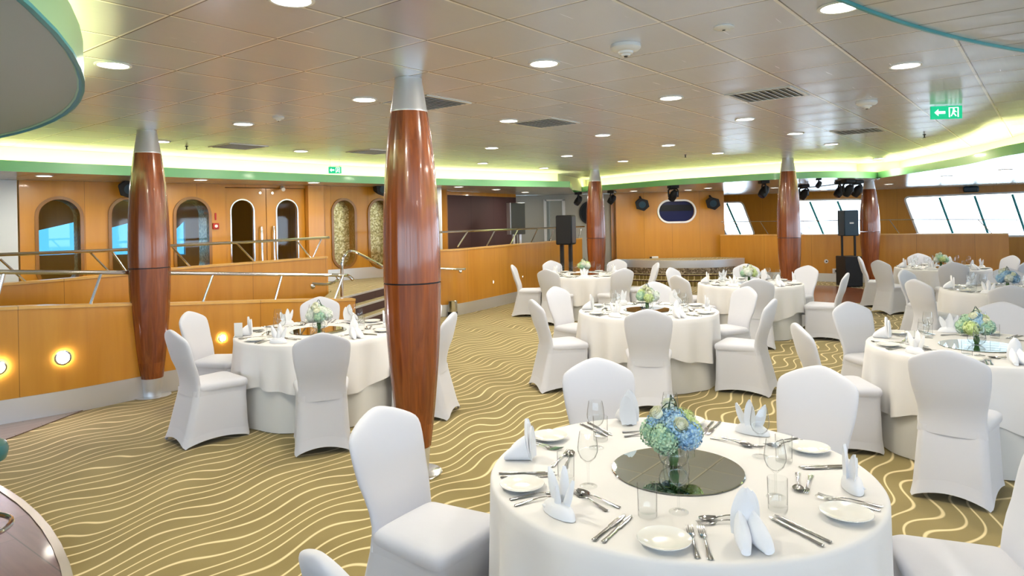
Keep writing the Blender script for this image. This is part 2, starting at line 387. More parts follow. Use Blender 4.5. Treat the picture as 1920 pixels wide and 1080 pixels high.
def copy_tree(o, parent=None):
    c_ = o.copy(); COL.objects.link(c_)
    if parent: c_.parent = parent
    for ch in list(KIDS.get(o.name, [])): copy_tree(ch, c_)
    return c_
KIDS = {}
def kids(root):                   # remember a prototype's children once, so copies never nest
    for ch in [q for q in COL.objects if q.parent == root]:
        KIDS.setdefault(root.name, []).append(ch); kids(ch)
    return root
used = {}
def place(proto, loc, rz, label, group=None):
    if proto.name in used: o = copy_tree(proto)
    else: o = proto; used[proto.name] = 1
    o.location = loc; o.rotation_euler = (0, 0, rz); o['label'] = label
    if group: o['group'] = group
    return o

# ------------------------------------------------------------------ floors
bm = NB(); plane_fill(bm, [(-14, -8, 0), (20, -8, 0), (20, 28, 0), (-14, 28, 0)]); struct('floor', bm, 'carpet', smooth=0)
def slab(name, poly, z0, z1, m, **k):
    bm = NB(); bot = [bm.verts.new((x, y, z0)) for x, y in poly]; top = [bm.verts.new((x, y, z1)) for x, y in poly]
    uv = bm.loops.layers.uv.verify()
    bm.faces.new(bot[::-1]); bm.faces.new(top); n = len(poly); s_ = 0
    for i in range(n):
        f = bm.faces.new((bot[i], bot[(i + 1) % n], top[(i + 1) % n], top[i]))
        d = math.dist(poly[i], poly[(i + 1) % n])
        for l, u in zip(f.loops, ((s_, z0), (s_ + d, z0), (s_ + d, z1), (s_, z1))): l[uv].uv = u
        s_ += d
    return struct(name, bm, m, smooth=25, **k)
# round plank floor at lower left with its pale metal edge strip
PC = (-7.13, -.236); PR = 6.08
def arc(c_, r, a0, a1, n): return [(c_[0] + r * math.cos(math.radians(a0 + (a1 - a0) * i / n)), c_[1] + r * math.sin(math.radians(a0 + (a1 - a0) * i / n))) for i in range(n + 1)]
slab('floor_plank', arc(PC, PR, 0, 360, 128)[:-1], .002, .012, 'plank')
bm = NB(); lathe(bm, [(PR - .005, .004), (PR + .04, .004), (PR + .04, .016), (PR - .005, .018)], 128, PC[0], PC[1], closed=True); struct('trim_1', bm, mat('worn_brass_edge', (.38, .35, .28), .4, .6))
slab('floor_walkway', [(-4.37, 5.75), (-4.26, 6.72), (-4.6, 6.5), (-6.4, 5.0), (-6.4, 4.2)], .002, .01, 'deckplank')
slab('floor_dance', arc((6.25, 15.5), 2.0, 0, 360, 48)[:-1], .002, .012, 'parquet')

# ------------------------------------------------------------------ perimeter plan
BW_A = (-7.0, 9.7); BW_B = (-1.52, 14.6)                 # timber wall behind the ramps
bdir = Vector((BW_B[0] - BW_A[0], BW_B[1] - BW_A[1])).normalized()
WW_A = (5.9, 25.02); WW_B = (17.3, 16.9)                 # window wall at far right
fascia_left = smooth_path([(-8.6, 4.2, 0), (-5.96, 7.95, 0), (-5.08, 9.07, 0), (-3.2, 11.3, 0), (-1.48, 13.0, 0), (1.3, 15.1, 0)], 5)
fascia_stage = smooth_path([(1.65, 18.1, 0), (2.6, 16.6, 0), (3.53, 15.1, 0), (4.38, 14.25, 0), (5.05, 13.6, 0), (5.9, 13.25, 0), (6.8, 13.45, 0), (7.5, 13.95, 0), (7.85, 14.6, 0)], 5)
fascia_right = smooth_path([(7.55, 14.3, 0), (7.3, 13.1, 0), (7.1, 11.65, 0), (6.82, 10.2, 0), (6.25, 8.35, 0), (6.3, 6.0, 0), (7.2, 3.2, 0), (8.6, 0.5, 0), (9.5, -5, 0)], 5)
# ------------------------------------------------------------------ ceilings and coves
bm = NB(); plane_fill(bm, [(-14, -8, ZC), (20, -8, ZC), (20, 28, ZC), (-14, 28, ZC)])
bmesh.ops.solidify(bm, geom=bm.faces[:], thickness=.05)
for v in bm.verts: v.co.z = ZC if v.co.z < ZC + .01 and v.co.z > ZC - .01 else ZC + .05
struct('ceiling', bm, 'ceiling', smooth=0)
outer = [(p.x, p.y, ZS) for p in fascia_left] + [(p.x, p.y, ZS) for p in fascia_stage] + [(p.x, p.y, ZS) for p in fascia_right]
outer += [(20, -5, ZS), (20, 28, ZS), (-14, 28, ZS), (-14, 4.2, ZS)]
bm = NB(); plane_fill(bm, outer); struct('ceiling_outer', bm, 'soffit', smooth=0)
k = 2
for P, side, a, b in ((fascia_left, 1, 0, None), (fascia_stage, 1, 0, -3), (fascia_right, 1, 2, None)):
    Q = [(p.x, p.y) for p in P]
    bm = NB(); ribbon(bm, Q, ZS - .015, ZS + .115, .02, side); struct('trim_%d' % k, bm, 'green'); k += 1
    off = []
    for i, p in enumerate(P):
        d = (P[min(i + 1, len(P) - 1)] - P[max(i - 1, 0)]).normalized(); off.append((p.x - d.y * .42 * side, p.y + d.x * .42 * side))
    bm = NB(); ribbon(bm, off[a:b], ZS + .001, ZC - .002, .03, side); struct('wall_cove_%s' % ('left', 'stage', 'right')[k % 3 if k < 99 else 0], bm, 'cream')
    lt = []
    for i, p in enumerate(P):
        d = (P[min(i + 1, len(P) - 1)] - P[max(i - 1, 0)]).normalized(); lt.append((p.x - d.y * .14 * side, p.y + d.x * .14 * side))
    RIS = globals().setdefault('RIS', []); RIS.append(off[a:b])
    nm = ('left cove', 'stage cove', 'right cove')[k - 3]
    bm = NB(); ribbon(bm, lt[a:b], ZS + .03, ZS + .05, .05, side)
    tag(finish('cove_light', bm, 'coveglow'), 'warm light strip glowing inside the %s above the green fascia' % nm, 'light')
bm = NB(); ribbon(bm, [RIS[0][-1], RIS[1][0]], ZS + .001, ZC - .002, .03, 1); struct('wall_cove_notch', bm, 'cream')
bm = NB(); ribbon(bm, [(1.3, 15.1), (1.65, 18.1)], ZS - .015, ZS + .115, .02, 1); struct('trim_6', bm, 'green')
bm = NB(); ribbon(bm, [RIS[1][-1], RIS[2][0]], ZS + .001, ZC - .002, .03, 1); struct('wall_cove_corner', bm, 'cream')
# turquoise-edged ceiling panel at upper right
pc = (6.72, -2.96); pr = 8.0
bm = NB(); lathe(bm, [(0, ZC - .035), (pr - .004, ZC - .035), (pr, ZC - .03), (pr, ZC - .001)], 160, *pc)
o = struct('ceiling_panel', bm, 'soffit')
bm = NB(); lathe(bm, [(pr - .002, ZC - .05), (pr + .012, ZC - .05), (pr + .012, ZC - .001), (pr - .002, ZC - .001)], 160, *pc, closed=True); struct('trim_5', bm, 'teal')
# round green canopy at upper left, light leaking over its rim
dc = (-7.63, .09); dr = 6.43
t = thing('ceiling_canopy', 'large round light green canopy with grey-green underside at upper left', 'ceiling canopy', (dc[0], dc[1], 2.5))
bm = NB(); lathe(bm, [(0, .05), (dr - .03, .05)], 128); finish('soffit_panel', bm, 'tealgrey', t)
bm = NB(); lathe(bm, [(dr - .03, .045), (dr - .01, .03), (dr, .04), (dr, .23), (dr - .03, .23), (dr - .03, .07)], 128, closed=True); finish('fascia_band', bm, 'lightgreen', t)
bm = NB(); lathe(bm, [(dr - .022, .035), (dr - .01, .025), (dr + .004, .03), (dr + .004, .045), (dr - .022, .045)], 128, closed=True); finish('edge_trim', bm, 'teal', t)
bm = NB(); lathe(bm, [(dr - .30, .10), (dr - .24, .10), (dr - .24, .12), (dr - .30, .12)], 128, closed=True); finish('light_strip', bm, 'coveglow', t)
bm = NB(); lathe(bm, [(dr - .5, .05), (dr - .5, .318)], 96); finish('riser', bm, 'cream', t)

# ------------------------------------------------------------------ timber back wall with round-ended openings and double doors
def SW(x, y): return at_wall(x, y, BW_A, BW_B)
def opening(px0, px1, pyt, zb):
    pm = (px0 + px1) / 2
    s0 = SW(px0, pyt)[0]; s1 = SW(px1, pyt)[0]; z1 = SW(pm, pyt)[1]
    return s0, s1, zb, z1
Lb = math.hypot(BW_B[0] - BW_A[0], BW_B[1] - BW_A[1])
ops = [opening(71, 149, 374, .95), opening(208, 272, 374, .95), opening(329, 390, 374, .95)]
niche = []
for px0, px1 in ((624, 663), (692, 731)):
    s0 = SW(px0, 376)[0]; s1 = SW(px1, 376)[0]; zt = SW((px0 + px1) / 2, 376)[1]; zb = SW((px0 + px1) / 2, 500)[1]; niche.append((s0, s1, zb, zt))
dz = SW(500, 352)[1]; ds0 = SW(422, 360)[0]; ds1 = SW(574, 360)[0]
door_hole = [(ds0, DK), (ds1, DK), (ds1, dz), (ds0, dz)]
holes = [stadium(*o_) for o_ in ops] + [stadium(*o_) for o_ in niche] + [door_hole]
# keep door hole clear of the wall foot
door_hole[0] = (ds0, DK - .02); door_hole[1] = (ds1, DK - .02)
wl_ = wall_holes('wall_back_timber', BW_A, BW_B, 0, ZS - .002, holes, .22, 'maple_wall')
bang = math.atan2(bdir.y, bdir.x)
def on_wall(o): o.location = (BW_A[0], BW_A[1], 0); o.rotation_euler = (0, 0, bang); return o
for i, (o_, gold) in enumerate([(q, False) for q in ops] + [(q, True) for q in niche]):
    out = stadium(*o_)
    bm = NB(); rim(bm, out, .045, .03, -.03); f_ = on_wall(finish('window_%d' % (i + 1), bm, 'maple')); f_['kind'] = 'structure'
    bm = NB(); uv = bm.loops.layers.uv.verify(); n = len(out); L_ = 0      # tiled reveal
    depth = .5 if not gold else .2
    rows = [(bm.verts.new((s, 0.0, z)), bm.verts.new((s, depth, z))) for s, z in out]
    for j in range(n):
        a, b = rows[j], rows[(j + 1) % n]; d = (a[0].co - b[0].co).length; f = bm.faces.new((a[0], b[0], b[1], a[1]))
        for l, u in zip(f.loops, ((L_, 0), (L_ + d, 0), (L_ + d, depth), (L_, depth))): l[uv].uv = u
        L_ += d
    on_wall(finish('mosaic_reveal', bm, 'mosaic')).parent = f_
    f_.children[-1].location = (0, 0, 0); f_.children[-1].rotation_euler = (0, 0, 0)
    bm = NB(); uv = bm.loops.layers.uv.verify(); f = bm.faces.new([bm.verts.new((s, .2 if gold else .03, z)) for s, z in out])
    for l in f.loops: l[uv].uv = (l.vert.co.x, l.vert.co.z)
    if gold: finish('mosaic_panel', bm, 'mosaic', f_, smooth=0)
    else: finish('window_pane', bm, 'pane', f_, smooth=0)
# double doors
t0 = (ds0 + ds1) / 2
for i, (a, b, hx) in enumerate(((ds0 + .01, t0 - .006, -1), (t0 + .006, ds1 - .01, 1))):
    w_ = b - a; mid = (a + b) / 2; zt = SW(445 if i == 0 else 531, 375)[1]; hw = .19
    bm = NB(); out = stadium(mid - hw - (.06 if i == 0 else -.02), mid + hw - (.06 if i == 0 else -.02), 1.02, zt)
    ring_fill(bm, out, a, b, DK, dz - .01)
    r = bmesh.ops.extrude_face_region(bm, geom=bm.faces[:]); bmesh.ops.translate(bm, vec=(0, .05, 0), verts=[e for e in r['geom'] if isinstance(e, bmesh.types.BMVert)])
    uv = bm.loops.layers.uv.verify()
    for f in bm.faces:
        for l in f.loops: l[uv].uv = (l.vert.co.x * .2 + .3, l.vert.co.z)
    dd = on_wall(finish('door_%d' % (i + 1), bm, 'maple_wall', smooth=30)); dd['kind'] = 'structure'
    dd.location = Vector((BW_A[0], BW_A[1], 0)) + Vector((-bdir.y, bdir.x, 0)) * .06
    bm = NB(); rim(bm, out, .02, .02, -.015); finish('porthole_rim', bm, 'chrome', dd)
    bm = NB(); bm.faces.new([bm.verts.new((s, .025, z)) for s, z in out]); finish('door_glass', bm, 'pane', dd, smooth=0)
    hs = t0 + hx * .11
    bm = NB(); tube(bm, smooth_path([(hs, 0, .98), (hs, -.06, 1.0), (hs, -.06, 1.3), (hs, -.06, 1.72), (hs, 0, 1.74)], 4), .018, 10); finish('door_handle', bm, 'chrome', dd)
    bm = NB(); tube(bm, [(hs, 0, dz - .09), (hs, -.02, dz - .09)], .025, 12); finish('door_lock', bm, 'chrome', dd)
# projecting pier beside the doors, fire call point and pull
def wallbox(name, s0, s1, y0, y1, z0, z1, m, **k):
    bm = NB(); box(bm, s0, s1, y0, y1, z0, z1); uv = bm.loops.layers.uv.verify()
    for f in bm.faces:
        for l in f.loops: l[uv].uv = (l.vert.co.x + l.vert.co.y, l.vert.co.z)
    return on_wall(finish(name, bm, m, **k))
s_, z_ = SW(404, 424); o = wallbox('call_point', s_ - .05, s_ + .05, -.035, 0, z_ - .05, z_ + .05, 'red', bevel=.008)
tag(o, 'red fire alarm call point on the timber wall left of the double doors', 'alarm')
bm = NB(); tube(bm, [(s_, -.036, z_), (s_, -.045, z_)], .025, 16); finish('white_disc', bm, 'white', o)
s_, z_ = SW(404, 406); o = wallbox('wall_sign', s_ - .012, s_ + .012, -.012, 0, z_ - .06, z_ + .06, 'red')
tag(o, 'thin upright red sign above the red call point', 'sign')
a_ = SW(574, 400)[0]; b_ = SW(603, 400)[0]; o = wallbox('wall_pier', a_, b_, -.10, -.001, DK, ZS - .003, 'maple'); o['kind'] = 'structure'
s_, z_ = SW(527, 351)
t = thing('security_camera', 'small white camera above the double doors', 'camera', (0, 0, 0)); on_wall(t)
bm = NB(); tube(bm, [(s_, -.001, z_), (s_, -.07, z_)], .02, 10); finish('bracket', bm, 'white', t)
bm = NB(); tube(bm, [(s_, -.05, z_ - .01), (s_ - .03, -.17, z_ - .05)], .035, 12); finish('camera_body', bm, 'white', t)
# pale wall left of the timber
L0 = Vector((BW_A[0], BW_A[1])) - Vector((bdir.x, bdir.y)) * .02; L1 = L0 - Vector((bdir.x, bdir.y)) * 6
bm = NB(); ribbon(bm, [(L1.x, L1.y), (L0.x, L0.y)], 0, ZS - .002, .1); struct('wall_left_pale', bm, 'palewall')
# steel skirting on the upper deck wall
for a, b, n_ in ((ops[0][0] - .5, ds0 - .04, 1), (b_ + .02, Lb, 2)):
    o = wallbox('baseboard_%d' % n_, a, b, -.02, -.001, DK + .003, DK + .22, 'steel'); o['kind'] = 'structure'
# corridor beyond the openings
A2 = Vector((BW_A[0], BW_A[1])) + Vector((-bdir.y, bdir.x)) * 3.2 - Vector((bdir.x, bdir.y)) * 5; B2 = A2 + Vector((bdir.x, bdir.y)) * 14
hs_ = []
for px, w_ in ((100, .5), (216, .45), (336, .12)):
    s0 = at_wall(px, 440, A2, B2)[0]; zt = at_wall(px, 413, A2, B2)[1]; zb = at_wall(px, 478, A2, B2)[1]
    hs_.append([(s0 - w_, zb), (s0 + w_, zb), (s0 + w_, zt), (s0 - w_, zt - .25)])
wall_holes('wall_corridor', A2, B2, 0, ZS - .002, hs_, .12, 'maple_wall')
for i, h in enumerate(hs_):
    bm = NB(); bm.faces.new([bm.verts.new((s, .06, z)) for s, z in h]); o = finish('window_%d' % (61 + i), bm, 'bluepane', smooth=0); o['kind'] = 'structure'
    o.location = (A2.x, A2.y, 0); o.rotation_euler = (0, 0, bang)
slab('floor_deck', [(-8.5, 6.9), (-5.9, 8.35), (-4.55, 9.6), (-2.95, 11.1), (-2.8, 10.0), (-2.66, 9.42), (-2.08, 11.95), (-1.75, 12.75), (-1.25, 12.98), (.0, 15.05), (.95, 16.7), (1.75, 18.7), (3.2, 26), (-14, 27), (-14, 6)], DK - .12, DK, 'carpet')

# ------------------------------------------------------------------ ramp walls with rails
def low_wall(name, pts, ztop, kick, m='maple', th=.12):
    P = [Vector((p[0], p[1], z)) for p, z in zip(pts, ztop)]; P = smooth_path(P, 5)
    path = [(p.x, p.y) for p in P]; zt = [p.z for p in P]
    bm = NB(); ribbon(bm, path, 0, zt, th, 1); o = struct(name, bm, m)
    capp = []
    for i, p in enumerate(P):
        d = (P[min(i + 1, len(P) - 1)] - P[max(i - 1, 0)]); d.z = 0; d.normalize(); capp.append((p.x + d.y * .012, p.y - d.x * .012))
    bm = NB(); ribbon(bm, capp, [z + .002 for z in zt], [z + .03 for z in zt], th + .024, 1); finish('wall_cap', bm, 'maple_pale', o)
    if kick:
        kp = [(p.x, p.y) for p in [Vector((capp[i][0], capp[i][1])) for i in range(len(P))]]
        bm = NB(); ribbon(bm, kp, .002, kick, .010, 1); struct(kick_name(), bm, 'steel')
    return P
KN = [2]
def kick_name(): KN[0] += 1; return 'baseboard_%d' % KN[0]
w1 = [(-6.4, 4.75), (-4.72, 6.29), (-4.31, 6.68), (-3.98, 7.1), (-3.70, 7.49), (-2.9, 8.25), (-2.05, 8.85)]
low_wall('wall_ramp_front', w1, [1.15, 1.056, 1.02, .98, .93, .855, .785], .23, 'maple')
w2 = [(-7.4, 6.9), (-6.0, 8.0), (-5.05, 8.9), (-4.6, 9.4), (-2.98, 11.0)]
low_wall('wall_ramp_rear', w2, [1.12, 1.14, 1.17, 1.2, 1.235], 0, 'maple')
w3 = [(-1.85, 12.62), (-1.48, 12.78), (-1.07, 12.97), (-.5, 13.9), (.12, 15.02), (1.03, 16.6), (1.9, 18.6)]
low_wall('wall_orange_curved', w3, [1.23] * 7, .22, 'maple')
w5 = [(5.9, 19.4), (8.35, 17.85), (11.6, 15.96)]
low_wall('wall_stage_side', w5, [1.22] * 3, .22, 'maple')
def rail(label, pts, posts, r=.022, pr_=.014):
    t = thing('handrail', label, 'handrail', pts[0] if isinstance(pts[0], tuple) else tuple(pts[0])); o0 = Vector(pts[0])
    bm = NB(); tube(bm, [Vector(p) - o0 for p in smooth_path(pts, 5)], r, 10); finish('rail', bm, 'chrome', t)
    for a, b in posts:
        bm = NB(); tube(bm, [Vector(a) - o0, Vector(b) - o0], pr_, 8); finish('post', bm, 'chrome', t)
    return t
def interp(pts, x):               # depth at a photo column along a plan path
    for (a, b) in zip(pts, pts[1:]):
        xa, xb = 960 + F * a[0] / a[1], 960 + F * b[0] / b[1]
        if xa <= x <= xb: q = (x - xa) / (xb - xa); q = q * a[1] / (q * a[1] + (1 - q) * b[1]) if 0 else q; return a[1] + (b[1] - a[1]) * q
    return pts[-1][1] if x > 960 + F * pts[-1][0] / pts[-1][1] else pts[0][1]
w1m = [(x - .04, y + .05) for x, y in w1]; w2m = [(x - .04, y + .05) for x, y in w2]; w3m = [(x - .05, y + .04) for x, y in w3]; w5m = [(x + .03, y + .06) for x, y in w5]
def R(x, y, W_): return tuple(at_Y(x, y, interp(W_, x)))
rail('straight steel rail on slanted posts over the front ramp wall', [R(-160, 508, w1m), R(0, 510, w1m), R(200, 511, w1m), R(400, 513, w1m), R(560, 515, w1m), R(640, 516, w1m), tuple(at_Y(654, 518, 9.1)), tuple(at_Y(662, 525, 9.1))],
     [(R(190, 512, w1m), R(170, 570, w1m)), (R(400, 514, w1m), R(380, 568, w1m)), (R(529, 515, w1m), R(515, 565, w1m)), (R(643, 517, w1m), R(627, 562, w1m)), (R(8, 511, w1m), R(-8, 573, w1m))])
rail('upper steel rail with slanted posts over the rear ramp wall', [R(-150, 483, w2m), R(0, 477.5, w2m), R(233, 468, w2m), R(333, 460, w2m), R(480, 453, w2m), R(605, 446, w2m), tuple(at_Y(613, 446, 11.1))],
     [(R(a, b, w2m), R(c_, d, w2m)) for a, b, c_, d in ((0, 486, 50, 530), (167, 471, 213, 518), (209, 470, 236, 508), (322, 462, 358, 502), (443, 455, 481, 495), (555, 450, 585, 487), (603, 447, 585, 487))])
rail('steel rail on slanted posts over the orange curved wall', [tuple(at_Y(770, 438, 12.4)), R(813, 436, w3m), R(880, 433, w3m), R(960, 430, w3m), R(1040, 427, w3m), R(1095, 425, w3m)],
     [(R(a, b, w3m), R(c_, d, w3m)) for a, b, c_, d in ((877, 434, 858, 463), (928, 432, 913, 460), (971, 430, 957, 457), (1008, 429, 996, 455), (1040, 428, 1030, 453), (1090, 427, 1084, 447))])
rail('thin dark rail over the stage side wall before the windows', [R(1352, 416, w5m), R(1500, 414.5, w5m), R(1700, 412, w5m), R(1907, 412, w5m)],
     [(R(a, b, w5m), R(c_, d, w5m)) for a, b, c_, d in ((1425, 415, 1441, 440), (1506, 415, 1527, 438), (1668, 413, 1686, 438), (1834, 412, 1860, 438), (1907, 412, 1906, 438), (1385, 415, 1372, 440))], .012, .009)
rail('bent steel stair rail rising beside the carpeted steps', [at_Y(641, 556, 9.6), at_Y(641, 520, 9.6), at_Y(642, 492, 9.6), at_Y(648, 477, 9.65), at_Y(660, 471, 9.8), at_Y(688, 484, 9.6), at_Y(712, 497, 9.3), at_Y(735, 510, 9.1)],
     [(at_Y(641, 520, 9.6), at_Y(629, 560, 9.5))])
t = rail('short steel grab rail with ball end on the rear ramp wall end', [at_Y(586, 532, 10.2), at_Y(612, 533, 10.2), at_Y(627, 529, 10.2), at_Y(634, 523, 10.2), at_Y(631, 517, 10.2)], [])
bm = NB(); bmesh.ops.create_uvsphere(bm, u_segments=14, v_segments=10, radius=.04); finish('ball_end', bm, 'chrome', t, loc=(0, 0, -.04))
t = rail('short steel grab rail with ball end on the orange curved wall', [at_Y(760, 500, 12.6), at_Y(813, 503, 12.7), at_Y(862, 505, 12.78), at_Y(872, 504, 12.85)], [])
bm = NB(); bmesh.ops.create_uvsphere(bm, u_segments=14, v_segments=10, radius=.035); finish('ball_end', bm, 'chrome', t, loc=at_Y(863, 509, 12.78) - at_Y(760, 500, 12.6))
# carpeted steps between the walls
sd = Vector((.22, .975)).normalized(); sn_ = Vector((sd.y, -sd.x))
for i in range(4):
    c0 = Vector((-2.66, 9.4)) + sn_ * (.2 * i); z1 = DK - .14 * (i + .001)
    a = c0; b = c0 + sd * 2.55; q = [a - sn_ * .3, b - sn_ * .3, b, a]
    slab('floor_step_%d' % (i + 1), [(p.x, p.y) for p in q], 0, z1 - (.005 if i == 0 else 0), 'carpet')
    slab('trim_%d' % (10 + i), [(p.x, p.y) for p in (b - sn_ * .03, b + sn_ * .004, a + sn_ * .004, a - sn_ * .03)], z1 - .02, z1 + .004, 'steel')
    slab('wall_step_riser_%d' % (i + 1), [(p.x, p.y) for p in (a + sn_ * .001, b + sn_ * .001, b + sn_ * .003, a + sn_ * .003)], max(z1 - .14, 0.001), z1 - .02, 'maroon')
# ------------------------------------------------------------------ far walls
def vwall(name, a, b, z0, z1, m, th=.1):
    bm = NB(); ribbon(bm, [a, b], z0, z1, th, 1); return struct(name, bm, m)
def XY(px, Y): return ((px - 960) / F * Y, Y)
vwall('wall_pillar_white', XY(813, 14.3), XY(827, 14.3), 0, ZS - .003, 'palewall', .2)
vwall('wall_frame_maple', XY(826, 15.3), XY(838, 15.3), 0, ZS - .003, 'maple', .2)
vwall('wall_maroon', XY(836, 16.0), XY(968, 19.0), 0, 2.41, 'maroon', .1)
vwall('wall_header_maple', XY(836, 16.0), XY(968, 19.0), 2.412, ZS - .003, 'maple', .1)
vwall('wall_grey_far', XY(900, 20.0), XY(1022, 20.0), 0, ZS - .003, 'greywall')
vwall('wall_grey_far_side', XY(1058, 20.0), XY(1162, 20.0), 0, ZS - .003, 'greywall')
vwall('wall_grey_header', XY(1022, 20.0), XY(1058, 20.0), at_Y(1040, 377, 20)[2], ZS - .003, 'greywall')
vwall('wall_store_dark', XY(1010, 22), XY(1080, 22), 0, ZS - .003, 'greywall')
bm = NB()
for a, b, c_, d in ((1021, 1024, 374, 470), (1056, 1059, 374, 470), (1021, 1059, 373.5, 377)):
    p = at_Y(a, d, 19.97); q = at_Y(b, c_, 19.97); box(bm, p.x, q.x, 19.9, 20.12, p.z, q.z)
struct('trim_20', bm, 'white')
p = at_Y(1024, 460, 20.3); q = at_Y(1056, 377, 20.3); bm = NB(); box(bm, p.x + .12, q.x, 20.3, 20.35, DK, q.z); o = struct('door_3', bm, 'greywall')
# timber stage wall with its oval window
SA = XY(1155, 19.6); SB = XY(1358, 19.6)
s0, z1 = at_wall(1235, 378, SA, SB); s1, z0 = at_wall(1302, 414.5, SA, SB); ov = stadium(s0, s1, z0, z1, 12)
wall_holes('wall_stage', SA, SB, 0, ZS - .002, [ov], .25, 'maple_wall')
bm = NB(); rim(bm, ov, .05, .05, -.04); o = finish('window_8', bm, 'white', loc=(SA[0], SA[1], 0)); o['kind'] = 'structure'
bm = NB(); bm.faces.new([bm.verts.new((s, .06, z)) for s, z in ov]); finish('window_pane', bm, 'navy', o, smooth=0)
zmid = z0 + (z1 - z0) * .52
bm = NB(); box(bm, s0 + .06, s1 - .06, .03, .058, zmid, z1 - .10); finish('blind', bm, 'darkglass', o, smooth=0)
vwall('wall_stage_return', (XY(1358, 19.6)[0] - .1, 19.86), (XY(1358, 19.6)[0] - .1, 24.9), 0, ZS - .003, 'maple', .1)
vwall('wall_stage_left', (XY(1155, 19.6)[0], 19.86), (XY(1155, 19.6)[0], 20.2), 0, ZS - .003, 'maple', .1)
# raised stage: steel lip, mosaic riser, carpeted steps
lip = smooth_path([(2.9, 19.3, 0), (3.5, 18.6, 0), (4.4, 18.15, 0), (5.4, 18.1, 0), (6.35, 18.7, 0)], 6)
for nm, z0, z1, off, m_ in (('wall_stage_lip', .42, .62, 0, 'steel'), ('wall_stage_mosaic', .27, .418, .04, 'mosaic_grey')):
    q = [(p.x, p.y - off) for p in lip]; bm = NB(); ribbon(bm, q, z0, z1, .08, 1); struct(nm, bm, m_)
slab('floor_stage', [(p.x, p.y + .02) for p in lip] + [(6.3, 19.5), (2.9, 19.5)], .25, .61, 'carpet')
for i in range(2):
    z1 = .26 - .12 * i; e = .35 * (i + 1)
    slab('floor_stage_step_%d' % (i + 1), [(p.x + (p.x - 4.5) * .1 * (i + 1), p.y - e) for p in lip] + [(6.2, 19.1), (2.9, 19.4)], 0, z1, 'carpet')
    q = [(p.x + (p.x - 4.5) * .1 * (i + 1), p.y - e - .004) for p in lip]; bm = NB(); ribbon(bm, q, z1 - .025, z1 + .004, .03, 1); struct('trim_%d' % (21 + i), bm, 'maroon')
# window wall
def WWp(x, y): return at_wall(x, y, WW_A, WW_B)
wins = [[(1340, 381), (1391, 380), (1414, 441), (1363, 441)], [(1480, 377), (1617, 375), (1642, 441), (1505, 441)], [(1697, 371), (1965, 360), (1990, 441), (1724, 441)], [(2010, 357), (2200, 349), (2225, 441), (2035, 441)]]
mull = [[(1361, 380)], [(1517, 377), (1569, 376)], [(1761, 369), (1827, 366), (1898, 363)], [(2080, 353)]]
wh = []
def rounded(poly, r=.12, n=5):
    out = []; N = len(poly)
    for i in range(N):
        p = Vector(poly[i]); a = (Vector(poly[i - 1]) - p).normalized() * r + p; b = (Vector(poly[(i + 1) % N]) - p).normalized() * r + p
        for k in range(n + 1):
            t_ = k / n; q = a * (1 - t_) ** 2 + p * 2 * t_ * (1 - t_) + b * t_ * t_; out.append((q.x, q.y))
    return out
for wq in wins: wh.append(rounded([WWp(*p) for p in wq]))
wall_holes('wall_windows', WW_A, WW_B, 0, ZS - .002, wh, .2, 'maple_wall')
wa = math.atan2(WW_B[1] - WW_A[1], WW_B[0] - WW_A[0])
for i, out in enumerate(wh):
    bm = NB(); rim(bm, out, .05, .04, -.03); o = finish('window_%d' % (9 + i), bm, 'white'); o['kind'] = 'structure'; o.location = (WW_A[0], WW_A[1], 0); o.rotation_euler = (0, 0, wa)
    bm = NB(); bm.faces.new([bm.verts.new((s, .12, z)) for s, z in out]); finish('window_pane', bm, 'pane', o, smooth=0)
    for mx_, my_ in mull[i]:
        s0, z1 = WWp(mx_, my_ + 1); s1, z0 = WWp(mx_ + 26, 440)
        bm = NB(); tube(bm, [(s0, .1, z1), (s1, .1, z0)], .035, 6); finish('mullion', bm, 'teal', o)
# walls round the rest of the room, with window bands
def band(name, A, B, zb=.85, zt=2.15, m='maple_wall', n0=13):
    L = math.dist(A, B); k = max(1, int(L / 2.4)); hs = []
    for i in range(k):
        a = L * i / k + .18; b = L * (i + 1) / k - .18; hs.append(stadium(a, b, zb, zt, 6, .2))
    wall_holes(name, A, B, 0, ZC - .002, hs, .15, m)
    for i, h in enumerate(hs):
        bm = NB(); rim(bm, h, .03, .03, -.02); o = finish('window_%d' % (n0 + i), bm, 'white'); o['kind'] = 'structure'
        o.location = (A[0], A[1], 0); o.rotation_euler = (0, 0, math.atan2(B[1] - A[1], B[0] - A[0]))
band('wall_right', (17.3, 16.9), (12.0, -6.0), n0=20)
band('wall_rear', (12.0, -6.0), (-10.0, -4.0), n0=40)
bm = NB(); ribbon(bm, [(-10, -4), (-11.5, 5.6)], 0, ZC - .002, .1); struct('wall_left', bm, 'maple_wall')
bm = NB(); ribbon(bm, [(-14, 12), (-10, 27), (6.5, 27)], 0, ZS - .002, .1); struct('wall_far_beyond', bm, 'palewall') if 0 else bm.free()

